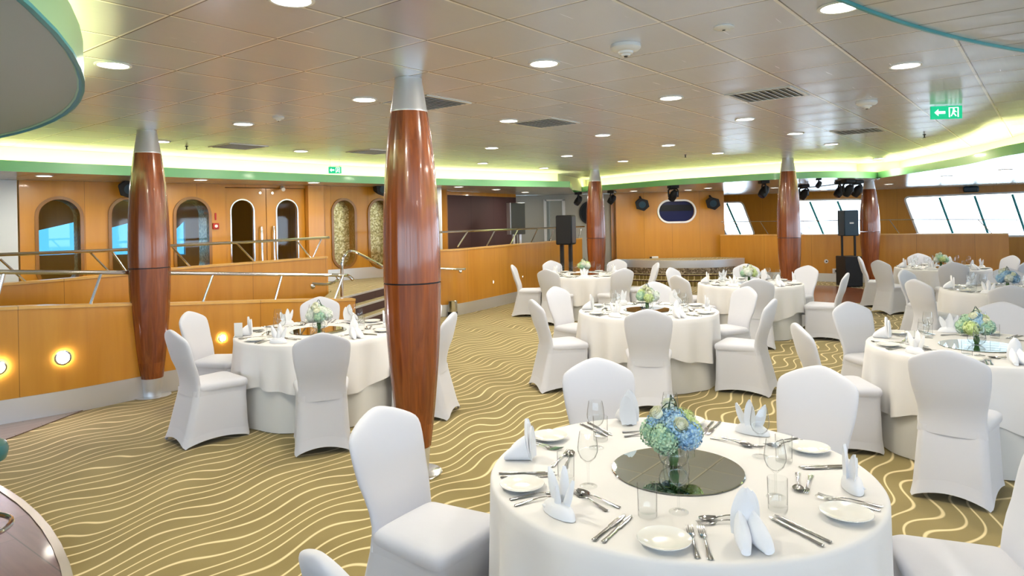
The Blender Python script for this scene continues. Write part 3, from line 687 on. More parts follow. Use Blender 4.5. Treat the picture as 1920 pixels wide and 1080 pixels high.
# ------------------------------------------------------------------ columns
def stave_shell(bm, prof, nst=12):
    n = nst * 6; rings = []
    for r, z in prof:
        ring = []
        for i in range(n):
            k = i % 6; a = 2 * PI * i / n; rr = r
            if k == 0: rr = r - .004
            ring.append(bm.verts.new((rr * math.cos(a), rr * math.sin(a), z)))
        rings.append(ring)
    for a, b in zip(rings, rings[1:]):
        for i in range(n): bm.faces.new((a[i], a[(i + 1) % n], b[(i + 1) % n], b[i]))
def prof_r(z):
    P = [(.2, .110), (.35, .130), (.5, .148), (.8, .176), (1.1, .196), (1.37, .203), (1.55, .203), (1.9, .195), (2.2, .176), (2.4, .155), (2.58, .131)]
    for (a, ra), (b, rb) in zip(P, P[1:]):
        if a <= z <= b: return ra + (rb - ra) * (z - a) / (b - a)
    return P[-1][1]
t = thing('column', '', 'column')
bm = NB(); lathe(bm, [(0, .001), (.185, .001), (.185, .010), (.175, .014), (.0, .014)], 48); finish('base_plate', bm, 'chrome', t)
bm = NB(); lathe(bm, [(.088, .014), (.092, .06), (.105, .197)], 40); finish('steel_foot', bm, 'steel', t)
zs = [.2 + (1.362 - .2) * i / 14 for i in range(15)]
bm = NB(); stave_shell(bm, [(prof_r(z), z) for z in zs]); finish('lower_cladding', bm, 'mahogany', t)
bm = NB(); lathe(bm, [(.196, 1.355), (.196, 1.38)], 40); finish('joint_band', bm, 'black', t)
zs = [1.372 + (2.58 - 1.372) * i / 14 for i in range(15)]
bm = NB(); stave_shell(bm, [(prof_r(z), z) for z in zs]); finish('upper_cladding', bm, 'mahogany', t)
bm = NB(); lathe(bm, [(.132, 2.578), (.132, 2.59), (.127, 2.60), (.097, ZC - .02), (.097, ZC - .001)], 48); finish('steel_cap', bm, 'steel', t)
colp = kids(t)
for px, Y, lab in ((771, 4.88, 'tall mahogany column in the foreground between left table and middle table'), (279, 7.25, 'mahogany column against the front ramp wall at left'),
                   (1117, 14.6, 'slim looking mahogany column beside the tall loudspeaker left of the stage'), (1479, 12.5, 'mahogany column with steel cap right of the stage, behind the stage front table')):
    place(colp, ((px - 960) / F * Y, Y, 0), random.random(), lab)
t = thing('column', 'darkest mahogany column, under the end of the green canopy by the windows', 'column', ((1630.5 - 960) / F * 15.3, 15.3, 0))
bm = NB(); lathe(bm, [(0, .013), (.185, .013), (.185, .024), (.0, .026)], 48); finish('base_plate', bm, 'chrome', t)
bm = NB(); lathe(bm, [(.088, .026), (.105, .197)], 40); finish('steel_foot', bm, 'steel', t)
bm = NB(); stave_shell(bm, [(prof_r(.2 + 1.162 * i / 14), .2 + 1.162 * i / 14) for i in range(15)]); finish('lower_cladding', bm, 'mahogany', t)
zs = [1.372 + (2.32 - 1.372) * i / 14 for i in range(15)]
bm = NB(); stave_shell(bm, [(prof_r(z) * (1 - .22 * max(0, (z - 1.5) / .82) ** 2), z) for z in zs]); finish('upper_cladding', bm, 'mahogany', t)
bm = NB(); lathe(bm, [(.13, 2.318), (.125, 2.34), (.10, ZS - .001)], 40); finish('steel_cap', bm, 'steel', t)

# ------------------------------------------------------------------ covered banquet chair (faces +y)
def superring(bm, w, t_, yc, z, n=32, e=.62, bow=.028):
    vs = []
    for i in range(n):
        a = 2 * PI * i / n; c_, s_ = math.cos(a), math.sin(a)
        x_ = w * math.copysign(abs(c_) ** e, c_); y_ = t_ * math.copysign(abs(s_) ** .8, s_)
        vs.append(bm.verts.new((x_, yc + y_ + bow * (x_ / .22) ** 2, z)))
    return vs
def skin(bm, rings, cap0=True, cap1=True):
    for a, b in zip(rings, rings[1:]):
        n = len(a)
        for i in range(n): bm.faces.new((a[i], a[(i + 1) % n], b[(i + 1) % n], b[i]))
    if cap0: bm.faces.new(rings[0][::-1])
    if cap1: bm.faces.new(rings[-1])
def make_chair():
    t = thing('banquet_chair', '', 'chair')
    bm = NB()
    P = [(.400, .192, -.206, .026), (.46, .187, -.196, .030), (.50, .184, -.196, .032), (.56, .188, -.207, .034), (.62, .198, -.226, .034), (.68, .209, -.252, .034), (.74, .217, -.269, .033),
         (.79, .221, -.283, .032), (.83, .221, -.294, .031), (.855, .216, -.301, .030), (.873, .204, -.306, .029), (.889, .182, -.310, .028), (.905, .152, -.315, .027), (.920, .119, -.319, .025), (.933, .086, -.322, .022), (.943, .055, -.325, .018), (.950, .027, -.327, .012), (.953, .010, -.327, .006)]
    skin(bm, [superring(bm, w, t_, yc, z) for z, w, yc, t_ in P]); o = finish('backrest', bm, 'cover', t, smooth=60)
    bm = NB()
    def rr(hw0, hw1, y0, y1, r, n=7):   # rounded trapezoid: rear half-width hw0 at y0, front hw1 at y1
        out = []
        for cx, cy, a0 in ((hw1 - r, y1 - r, 0), (-hw1 + r, y1 - r, PI / 2), (-hw0 + r, y0 + r, PI), (hw0 - r, y0 + r, 1.5 * PI)):
            for k in range(n + 1): a = a0 + PI / 2 * k / n; out.append((cx + r * math.cos(a), cy + r * math.sin(a)))
        return out
    rings = []
    for ins, z in ((.006, .432), (.0, .445), (.0, .470), (.006, .484), (.02, .494), (.05, .501), (.10, .505), (.16, .507)):
        rings.append([bm.verts.new((x, y, z)) for x, y in rr(.196 - ins, .226 - ins, -.196 + ins, .232 - ins, max(.055 - ins * .3, .02))])
    skin(bm, rings); finish('seat_cushion', bm, 'cover', t, smooth=50)
    bm = NB(); rings = []; per = 16
    for q in range(9):
        f = q / 8; hf = .215 + .022 * f - .016 * math.sin(PI * f); hr = .188 + .034 * f ** 1.5 - .010 * math.sin(PI * f); yb = -.214 - .112 * f ** 1.5; yf = .224 + .012 * f - .008 * math.sin(PI * f)
        cn = [(hf, yf), (-hf, yf), (-hr, yb), (hr, yb)]; ring = []
        for s in range(4):
            a, b = cn[s], cn[(s + 1) % 4]
            for k in range(per):
                u = k / per; arch = math.sin(PI * u) ** .75
                zb = .004 + (.058 if s != 1 and s != 3 else .045) * arch
                sag = .014 * math.sin(PI * u) * f * (1 if s in (0, 2) else .8)
                x, y = a[0] + (b[0] - a[0]) * u, a[1] + (b[1] - a[1]) * u
                # rounded corners
                rc = .018 * max(0, 1 - min(u, 1 - u) * per / 1.2)
                x *= (1 - rc / .25); y = y * (1 - rc / .25) if abs(y) > 0 else y
                if s == 0: y -= sag
                elif s == 2: y += sag
                elif s == 1: x += sag
                else: x -= sag
                ring.append(bm.verts.new((x, y, .446 + (zb - .446) * f)))
        rings.append(ring)
    skin(bm, rings, cap0=False, cap1=False)
    inner = [[bm.verts.new(v.co * 1.0 + Vector((-v.co.x * .03, -v.co.y * .03, 0))) for v in r] for r in (rings[-1], rings[0])]
    skin(bm, [rings[-1], inner[0], inner[1]], cap0=False, cap1=False)
    finish('skirt', bm, 'cover', t, smooth=50)
    return kids(t)
chair = make_chair()

# ------------------------------------------------------------------ table linen and tableware prototypes
TZ = .76; TR = .76
def cloth_mesh(seed, z_hem, amp, R0, top=True, ztop=TZ, n=192, grow=.03, nf=17):
    rnd = random.Random(seed); bm = NB(); ph = [rnd.random() * 6.28 for _ in range(6)]
    def fold(a): return .55 * math.sin(nf * a + ph[0] + 1.2 * math.sin(2 * a + ph[1])) + .3 * math.sin((nf // 2 + 2) * a + ph[2]) + .25 * math.sin(5 * a + ph[3])
    rings = []
    if top:
        c_ = bm.verts.new((0, 0, ztop))
        for r in (.3, .55, .70, R0 - .03, R0 - .012): rings.append([bm.verts.new((r * math.cos(2 * PI * i / n), r * math.sin(2 * PI * i / n), ztop)) for i in range(n)])
        for r, dz_ in ((R0 - .003, -.003), (R0 + .004, -.012)): rings.append([bm.verts.new((r * math.cos(2 * PI * i / n), r * math.sin(2 * PI * i / n), ztop + dz_)) for i in range(n)])
    m_ = 10; zt = ztop - .012
    for q in range(1 if top else 0, m_ + 1):
        f = q / m_; ring = []
        for i in range(n):
            a = 2 * PI * i / n; zh = z_hem(a); r = R0 + .006 + grow * f + amp * f ** .8 * (fold(a) - .45); ring.append(bm.verts.new((r * math.cos(a), r * math.sin(a), zt + (zh - zt) * f)))
        rings.append(ring)
    if top:
        for i in range(n): bm.faces.new((c_, rings[0][i], rings[0][(i + 1) % n]))
    skin(bm, rings, cap0=False, cap1=False); return bm
t = thing('banquet_table', '', 'table')
bm = NB(); lathe(bm, [(0, .725), (.755, .725), (.757, .74), (.755, .756), (0, .756)], 64); finish('table_top', bm, 'maple_pale', t)
for k in range(4):
    a = PI / 4 + k * PI / 2; bm = NB(); tube(bm, [(.5 * math.cos(a), .5 * math.sin(a), .001), (.45 * math.cos(a), .45 * math.sin(a), .724)], .015, 8); finish('leg', bm, 'chrome', t)
table = kids(t)
def single(name, bm, m, cat, **k): o = finish(name, bm, m, **k); o['category'] = cat; return kids(o)
bm = NB(); lathe(bm, [(0, .0), (.262, .0), (.265, .003), (.262, .006), (0, .006)], 96); mirrorp = single('mirror_plate', bm, 'mirror', 'mirror')
bm = NB(); lathe(bm, [(0, .001), (.045, .001), (.05, .006), (.080, .015), (.086, .019), (.085, .021), (.078, .018), (.052, .009), (.03, .007), (0, .007)], 48); platep = single('side_plate', bm, 'china', 'plate')
t = thing('wine_glass', '', 'wine glass')
bm = NB(); lathe(bm, [(0, .001), (.034, .001), (.034, .003), (.012, .005), (.0048, .010), (0, .010)], 28); finish('foot', bm, 'glass', t)
bm = NB(); lathe(bm, [(.0045, .0105), (.004, .05), (.0045, .0885)], 12); finish('stem', bm, 'glass', t)
bm = NB(); lathe(bm, [(.0046, .089), (.014, .098), (.030, .114), (.0385, .136), (.0395, .152), (.036, .182), (.031, .212), (.0300, .213), (.035, .182), (.0385, .152), (.0375, .137), (.029, .116), (.012, .1005), (0, .097)], 28); finish('bowl', bm, 'glass', t)
winep = kids(t)
bm = NB(); lathe(bm, [(0, .001), (.031, .001), (.033, .004), (.0345, .112), (.0335, .113), (.0315, .02), (.030, .017), (0, .015)], 28); tumbp = single('water_tumbler', bm, 'glass', 'glass')
def strip(bm, sect, n=8):        # loft of elliptical sections (x, halfwidth, halfthick, z)
    rings = [[bm.verts.new((w * math.cos(2 * PI * k / n), y, z + t_ * math.sin(2 * PI * k / n))) for k in range(n)] for y, w, t_, z in sect]
    skin(bm, rings)
t = thing('table_knife', '', 'knife')
bm = NB(); strip(bm, [(-.115, .003, .002, .004), (-.112, .008, .003, .004), (-.10, .0075, .003, .004), (-.085, .0058, .003, .004), (-.02, .0065, .003, .004), (-.003, .0055, .003, .004)]); finish('handle', bm, 'cutlery', t)
bm = NB(); strip(bm, [(-.0029, .006, .0015, .004), (.005, .0095, .001, .004), (.07, .0105, .0008, .004), (.10, .008, .0008, .004), (.115, .002, .0006, .004)]); finish('blade', bm, 'cutlery', t); knifep = kids(t)
def handle(bm): strip(bm, [(-.105, .003, .002, .003), (-.102, .0095, .002, .003), (-.09, .009, .002, .003), (-.06, .006, .002, .005), (0, .0032, .002, .010), (.03, .003, .002, .008), (.04, .004, .0016, .005)])
t = thing('table_fork', '', 'fork')
bm = NB(); handle(bm); finish('handle', bm, 'cutlery', t)
bm = NB(); strip(bm, [(.0385, .004, .0016, .005), (.048, .011, .001, .003), (.062, .0125, .001, .003)])
for x in (-.0103, -.0035, .0035, .0103): strip(bm, [(.061, .0017, .001, .003), (.085, .0016, .001, .004), (.105, .0009, .0008, .008)], 6) if 0 else tube(bm, [(x, .060, .003), (x, .085, .004), (x, .106, .009)], [.0019, .0017, .0009], 5)
finish('tines', bm, 'cutlery', t); forkp = kids(t)
t = thing('table_spoon', '', 'spoon')
bm = NB(); handle(bm); finish('handle', bm, 'cutlery', t)
bm = NB(); rings = []
for y, w, zc in ((.038, .004, .005), (.046, .011, .004), (.058, .0185, .003), (.072, .0215, .003), (.088, .0185, .004), (.098, .011, .006), (.103, .003, .008)):
    row = []
    for k in range(9): u = -1 + k / 4; row.append(bm.verts.new((w * u, y, zc + .0055 * u * u)))
    rings.append(row)
for a, b in zip(rings, rings[1:]):
    for k in range(8): bm.faces.new((a[k], a[k + 1], b[k + 1], b[k]))
bmesh.ops.solidify(bm, geom=bm.faces[:], thickness=.001); finish('bowl', bm, 'cutlery', t); spoonp = kids(t)
# folded napkins
def petal(bm, base, tip, width, cup, bend, n=9, m_=6, side=None, sharp=1.0):
    base, tip = Vector(base), Vector(tip); d = tip - base; sd_ = Vector(side or (1, 0, 0)).normalized(); nn = sd_.cross(d).normalized(); rows = []
    for i in range(n):
        f = i / (n - 1); w = width * (math.sin(PI * (f * .78 + .20)) ** sharp if f < .98 else .02); w = width * ((1 - f) ** .55) * (.62 + .75 * f) if sharp > 1 else w
        row = []
        for k in range(m_ + 1):
            u = -1 + 2 * k / m_; row.append(bm.verts.new(base + d * f + sd_ * (w * u) + nn * (cup * (u * u - .5) * (1 - f * .5) + bend * f * f + .002 * math.sin(9 * u + 5 * f))))
        rows.append(row)
    for a, b in zip(rows, rows[1:]):
        for k in range(m_): bm.faces.new((a[k], a[k + 1], b[k + 1], b[k]))
def lobe(bm, base, tip, width, th, cup=0.0, side=(1, 0, 0), n=11, m_=14, low=.55, bend=0.0, point=.6):   # solid pointed fold of cloth
    base, tip = Vector(base), Vector(tip); d = tip - base; sd_ = Vector(side).normalized(); nn = sd_.cross(d).normalized(); rings = []
    for i in range(n):
        f = i / (n - 1) * .985; w = width * (low + (1 - low) * math.sin(PI * min(1, f * 1.6) * .5)) * (1 - f ** 2.2) ** point; t_ = th * (1 - f ** 2) ** .5 + .0008; ring = []
        for k in range(m_):
            a = 2 * PI * k / m_; u = math.cos(a)
            ring.append(bm.verts.new(base + d * f + sd_ * (w * u) + nn * (t_ * math.sin(a) * (1 - .55 * abs(u)) + cup * (u * u) * (1 - .4 * f) + bend * f * f)))
        rings.append(ring)
    skin(bm, rings)
def napkin_lily():
    bm = NB()
    lobe(bm, (0, .012, .015), (0, .022, .168), .033, .007, -.014)
    lobe(bm, (-.016, .002, .015), (-.066, .004, .150), .027, .006, -.012, side=(.92, .3, .3))
    lobe(bm, (.016, .002, .015), (.070, .008, .140), .027, .006, -.012, side=(.92, -.3, -.3))
    lobe(bm, (0, -.010, .012), (.014, -.022, .112), .022, .006, -.008)
    rings = []
    for z, k_, e in ((.0015, 1.0, 1.0), (.014, .98, 1.0), (.026, .82, .95), (.036, .62, .85), (.042, .38, .6)):
        rings.append([bm.verts.new((.084 * k_ * math.copysign(abs(math.cos(2 * PI * i / 28)) ** 1.2, math.cos(2 * PI * i / 28)), .036 * e * math.sin(2 * PI * i / 28), z + .006 * abs(math.cos(2 * PI * i / 28)) * (z > .02))) for i in range(28)])
    skin(bm, rings)
    lobe(bm, (.060, .0, .010), (-.062, -.030, .022), .017, .006, side=(0, .3, 1), low=.8)
    return bm
def napkin_hood():
    bm = NB()
    lobe(bm, (0, .018, .02), (0, .008, .176), .050, .010, -.020, n=14, m_=18, low=.8)
    lobe(bm, (.010, .034, .01), (.028, .038, .155), .046, .008, -.014, n=12, m_=16, low=.8)
    for sx_ in (-1, 1):         # two rolled flaps falling forward
        rings = []
        for i in range(9):
            f = i / 8; y = .022 - .098 * f; x = sx_ * (.017 + .020 * f); h = .040 * (1 - f) ** .7 + .011; w = .019 + .010 * math.sin(PI * f) - .004 * f
            rings.append([bm.verts.new((x + w * math.cos(2 * PI * k / 14) + sx_ * .004 * math.sin(2 * PI * k / 14), y - .01 * math.sin(2 * PI * k / 14) * (1 - f), .0015 + h + h * math.sin(2 * PI * k / 14))) for k in range(14)])
        skin(bm, rings)
    return bm
napA = single('folded_napkin', napkin_lily(), 'napkin', 'napkin'); napB = single('folded_napkin', napkin_hood(), 'napkin', 'napkin')
# flowers
def petalcolors(bm, base, var, rnd):
    cl = bm.loops.layers.color.verify() if 0 else None
def fmat(name, a, b, c_):
    m = mat(name, a, .6, spec=.2); g = G(m); x, y, z = g.coord('Object')
    n = g.noise(g.xyz(x, y, z), 38.0, 3); n2 = g.noise(g.xyz(x, y, z), 150.0, 2)
    g.col(g.ramp(g.m('ADD', g.m('MULTIPLY', n, .75), g.m('MULTIPLY', n2, .25)), [(.34, a), (.5, b), (.66, c_)])); return m
M['f_blue'] = fmat('blue_petals', (.17, .36, .64), (.36, .57, .78), (.58, .75, .70))
M['f_green'] = fmat('lime_petals', (.42, .56, .16), (.62, .74, .32), (.78, .84, .55))
M['f_white'] = fmat('white_petals', (.60, .70, .58), (.80, .84, .74), (.90, .90, .86))
M['f_mint'] = fmat('mint_petals', (.20, .42, .36), (.42, .62, .42), (.62, .76, .52))
M['f_rose'] = fmat('cream_rose_petals', (.86, .88, .62), (.92, .93, .74), (.96, .96, .86))
def bloom_mesh(seed, R_=.052, n=64):
    rnd = random.Random(seed); bm = NB()
    for i in range(n):
        zz = 1 - 2 * (i + .5) / n; a = i * 2.39996 + rnd.random() * .4; rr_ = math.sqrt(max(0, 1 - zz * zz)); d = Vector((rr_ * math.cos(a), rr_ * math.sin(a), zz))
        c_ = d * R_ * (.92 + .16 * rnd.random()); q = d.to_track_quat('Z', 'Y').to_matrix() @ Matrix.Rotation(rnd.random() * 6.28, 3, 'Z'); s_ = .0112 + .003 * rnd.random()
        ce = bm.verts.new(c_)
        for k in range(4):
            b0 = k * PI / 2; pts = []
            for (rad, an, h) in ((.55, -.55, .15), (1.05, -.42, .28), (1.25, 0, .12), (1.05, .42, .28), (.55, .55, .15)):
                pts.append(bm.verts.new(c_ + q @ Vector((s_ * rad * math.cos(b0 + an), s_ * rad * math.sin(b0 + an), s_ * h))))
            bm.faces.new([ce] + pts)
    bmesh.ops.create_icosphere(bm, subdivisions=2, radius=R_ * .90)
    return bm
def rose_mesh():
    bm = NB(); rnd = random.Random(3)
    for layer, (nr, rad, hgt, tilt) in enumerate(((3, .010, .034, .1), (4, .016, .031, .15), (5, .022, .026, .25), (6, .027, .019, .4))):
        for k in range(nr):
            a0 = 2 * PI * k / nr + layer * .7; rows = []
            for i in range(5):
                f = i / 4; row = []
                for j in range(7):
                    u = -1 + j / 3; an = a0 + u * 3.6 / nr; r_ = rad * (.35 + .65 * f ** .6) + tilt * .010 * f ** 3; zz = hgt * f * (1 - .12 * u * u) - (.006 * tilt * f ** 4)
                    row.append(bm.verts.new((r_ * math.cos(an), r_ * math.sin(an), zz)))
                rows.append(row)
            for a, b in zip(rows, rows[1:]):
                for j in range(6): bm.faces.new((a[j], a[j + 1], b[j + 1], b[j]))
    bmesh.ops.solidify(bm, geom=bm.faces[:], thickness=.0008); bmesh.ops.create_icosphere(bm, subdivisions=2, radius=.024, matrix=Matrix.Translation((0, 0, .005))); return bm
bloom_me = {}
for key in ('f_blue', 'f_green', 'f_white', 'f_mint'):
    o = finish('hydrangea_bloom', bloom_mesh(hash(key) % 97 if 0 else len(key) * 7 + ord(key[2])), key, smooth=0); bloom_me[key] = o.data; bpy.data.objects.remove(o)
o = finish('rose', rose_mesh(), 'f_rose', smooth=40); rose_me = o.data; bpy.data.objects.remove(o)
bm = NB()
for k in range(5):
    a = k * 1.257; petal(bm, (0, 0, 0), (.07 * math.cos(a), .07 * math.sin(a), .01), .016, .004, -.006, side=(-math.sin(a), math.cos(a), 0), sharp=1)
o = finish('leaves', bm, 'foliage'); leaf_me = o.data; bpy.data.objects.remove(o)
bm = NB()
for k in range(7):
    a = k * .9; tube(bm, [(.012 * math.cos(a), .012 * math.sin(a), -.085), (.018 * math.cos(a + 1), .018 * math.sin(a + 1), -.03), (.01 * math.cos(a), .01 * math.sin(a), .02)], .0035, 6)
bmesh.ops.create_icosphere(bm, subdivisions=2, radius=.022, matrix=Matrix.Translation((0, 0, -.05)) @ Matrix.Diagonal((1, 1, 1.5, 1)))
o = finish('stems', bm, 'foliage'); stem_me = o.data; bpy.data.objects.remove(o)
bm = NB()
for k, (a, w_, h_) in enumerate(((.2, .036, .165), (.7, .03, .175), (2.8, .055, .14))):
    pts = [(-w_ * math.cos(PI * i / 12) * math.cos(a), -w_ * math.cos(PI * i / 12) * math.sin(a) + .01 * k, .03 + (h_ - .03) * math.sin(PI * i / 12)) for i in range(13)]; tube(bm, pts, .0023, 5)
o = finish('grass_loops', bm, 'grass'); loop_me = o.data; bpy.data.objects.remove(o)
def kid(name, me, parent, loc=(0, 0, 0), rot=(0, 0, 0), sc=1.0):
    o = bpy.data.objects.new(name, me); COL.objects.link(o); o.parent = parent; o.location = loc; o.rotation_euler = rot; o.scale = (sc,) * 3; return o
bm = NB(); lathe(bm, [(0, .001), (.030, .001), (.036, .004), (.052, .02), (.062, .045), (.060, .068), (.048, .088), (.044, .095), (.0425, .095), (.0465, .087), (.058, .068), (.060, .045), (.050, .022), (.03, .008), (0, .007)], 36)
vasep = single('glass_vase', bm, 'glass', 'vase')
def bouquet(loc, keys, label, seed, scale=1.0, roses=3):
    rnd = random.Random(seed); t = thing('flower_bouquet', label, 'flowers', loc, rnd.random() * 6)
    pos = [(0, 0, .085)] + [(.066 * math.cos(a * 2 * PI / 5 + .3), .066 * math.sin(a * 2 * PI / 5 + .3), .042 + .012 * (a % 2)) for a in range(5)] + [(.045 * math.cos(a * 2.1 + 1), .045 * math.sin(a * 2.1 + 1), .078) for a in range(3)]
    for i, p in enumerate(pos): kid('hydrangea_bloom', bloom_me[keys[i % len(keys)]], t, (p[0] * 1.18, p[1] * 1.18, p[2] * 1.12), (rnd.random() * 3, rnd.random() * 3, rnd.random() * 6), rnd.uniform(.95, 1.12) * scale)
    for i in range(roses):
        a = rnd.random() * 6.28 if i else -PI / 2 - t.rotation_euler[2] + .1; e = .5 + .35 * i
        d = Vector((math.cos(a) * math.cos(e), math.sin(a) * math.cos(e), math.sin(e))); kid('rose', rose_me, t, Vector((0, 0, .06)) + d * .098, d.to_track_quat('Z', 'Y').to_euler(), 1.0)
    kid('leaves', leaf_me, t, (0, 0, .0), (0, 0, rnd.random() * 6)); kid('stems', stem_me, t); kid('grass_loops', loop_me, t, (0, 0, .03), (0, 0, -t.rotation_euler[2] + rnd.uniform(-.5, .5)))
    return t

# ------------------------------------------------------------------ the eight tables
TABLES = [
 # centre, table phrase, chairs [(angle, back distance)], seats angles, bouquet colours, words
 ((.655, 2.79), 'the nearest table', [(97, 1.31), (44, 1.45), (171, 1.36, -25), (222, 1.56), (345, 1.37)], (277, 341, 43, 97, 164, 218), ('f_blue', 'f_mint', 'f_blue', 'f_green'), 'blue and lime'),
 ((-1.89, 6.59), 'the left table by the ramp', [(227, 1.36), (172, 1.28), (287, 1.36), (105, 1.28), (349, 1.33), (42, 1.36)], (255, 315, 15, 75, 135, 195), ('f_white', 'f_mint', 'f_white'), 'white and pale green'),
 ((1.49, 7.6), 'the middle table', [(197, 1.31), (136, 1.3), (259, 1.3), (326, 1.31), (21, 1.38), (75, 1.36)], (228, 288, 348, 48, 108, 168), ('f_green', 'f_white', 'f_mint'), 'lime and white'),
 ((1.32, 12.6), 'the far table near the loudspeaker', [(171, 1.33), (236, 1.3), (114, 1.35), (293, 1.3), (57, 1.5), (0, 1.33)], (264, 324, 24, 84, 144, 204), ('f_mint', 'f_white', 'f_green'), 'pale mint and cream'),
 ((3.6, 10.4), 'the table before the stage', [(205, 1.38), (137, 1.35), (255, 1.38), (32, 1.45), (327, 1.32), (73, 1.5)], (230, 290, 350, 50, 110, 170), ('f_white', 'f_mint', 'f_white', 'f_green'), 'white and soft green'),
 ((3.54, 5.21), 'the right turquoise-mirror table', [(229, 1.38), (176, 1.34), (105, 1.34), (48, 1.45)], (200, 255, 315, 15, 75, 140), ('f_blue', 'f_green', 'f_mint'), 'lime and sky blue'),
 ((6.42, 8.85), 'the right edge table behind it', [(192, 1.42), (121, 1.3), (235, 1.45), (55, 1.35)], (215, 275, 335, 35, 95, 155), ('f_blue', 'f_blue', 'f_white'), 'mostly blue'),
 ((7.85, 12.5), 'the farthest right table', [(150, 1.35), (197, 1.45), (245, 1.4), (300, 1.38), (5, 1.4), (75, 1.35)], (225, 285, 345, 45, 105, 165), ('f_mint', 'f_white', 'f_green'), 'small green and white'),
]
def word(a):
    return ('right', 'far right', 'far side', 'far left', 'left', 'near left', 'near side', 'near right')[int(((a % 360) + 22.5) // 45) % 8]
def view(a):
    return {'near left': 'seen from behind', 'near side': 'seen from behind', 'near right': 'seen from behind', 'left': 'in side view', 'right': 'in side view'}.get(word(a), 'seen from the front')
def polar(c_, r, a, z=0): a = math.radians(a); return (c_[0] + r * math.cos(a), c_[1] + r * math.sin(a), z)
Z1 = TZ + .0025
for ti, (c_, ph, chairs, seats, fl, fw) in enumerate(TABLES):
    rnd = random.Random(40 + ti); gname = ph
    place(table, (c_[0], c_[1], 0), rnd.random(), 'round table hidden under the cloths of %s' % ph.replace('the ', 'the ', 1) if 0 else 'round banquet table under white cloths, %s' % ph)
    phz = rnd.random() * 6; base = .33 if ti else .30
    bm = cloth_mesh(10 + ti, lambda a: base + .05 * math.cos(4 * a + phz) + .012 * math.sin(11 * a), .046, TR, n=288)
    o = finish('tablecloth', bm, 'cloth', smooth=60, loc=(c_[0], c_[1], .0015)); tag(o, 'white overlay tablecloth draped on %s' % ph, 'tablecloth')
    bm = cloth_mesh(30 + ti, lambda a: .006, .014, TR - .055, top=False, ztop=.72, n=160, grow=.035, nf=13)
    o = finish('underlay_cloth', bm, 'under', smooth=60, loc=(c_[0], c_[1], 0)); tag(o, 'ivory floor-length under cloth below the overlay of %s' % ph, 'tablecloth')
    for a, bd, *ro in chairs:
        d = bd - .325; d = max(d, 1.03)
        place(chair, polar(c_, d, a), math.radians(a + 90 + (ro[0] if ro else 0)), 'white covered chair %s, %s of %s' % (view(a), word(a), ph), 'chairs of %s' % ph)
    mp = place(mirrorp, (c_[0], c_[1], Z1), 0, 'round mirror plate in the middle of %s' % ph)
    place(vasep, (c_[0] + (0 if ti else -.01), c_[1] + .02, Z1 + .0065), 0, 'glass vase of the %s flowers on %s' % (fw, ph))
    bouquet((c_[0] + (0 if ti else -.01), c_[1] + .02, Z1 + .095), fl, '%s hydrangea bouquet on %s' % (fw, ph), 5 + ti)
    for si, a in enumerate(seats):
        wd = word(a); g_ = lambda s: '%s of %s' % (s, ph); jt = lambda s=1.5: rnd.uniform(-s, s)
        def put(proto, r, da, rot, nm, z=Z1):
            return place(proto, polar(c_, r, a + da, z), math.radians(a + da + 90 + rot), '%s at the %s setting of %s' % (nm, wd, ph), g_(nm.split(' ')[-1] + 's'))
        put((napA, napB)[(si + (1 if ti == 0 else 0)) % 2 if ti else (1, 0, 0, 1, 1, 0)[si]], .645, jt(1), jt(8), 'white folded napkin')
        put(platep, .655, -25 + jt(1), 0, 'white side plate')
        put(forkp, .635, -13 + jt(.6), jt(2), 'inner steel fork'); put(forkp, .630, -16 + jt(.6), jt(2), 'outer steel fork')
        put(knifep, .615, 17 + jt(.6), jt(2), 'inner steel knife'); put(knifep, .610, 19.6 + jt(.6), jt(2), 'outer steel knife')
        put(spoonp, .455, jt(2), 92 + jt(6), 'dessert spoon'); put(forkp, .490, -1 + jt(2), 84 + jt(6), 'dessert fork')
        put(tumbp, .47, 27 + jt(1), 0, 'water tumbler'); put(winep, .41, 38 + jt(1.5), 0, 'stemmed wine glass')
# menu card on the left table
p = at_z(435, 632, Z1); t = thing('menu_card', 'upright white card holder on the left table by the ramp wall', 'card', (p.x + .06, p.y, Z1), .2)
bm = NB(); box(bm, -.04, .04, -.02, .02, 0, .008); finish('base', bm, 'chrome', t, bevel=.002)
bm = NB(); box(bm, -.036, .036, -.003, .003, .008, .13); finish('card', bm, 'paper', t)

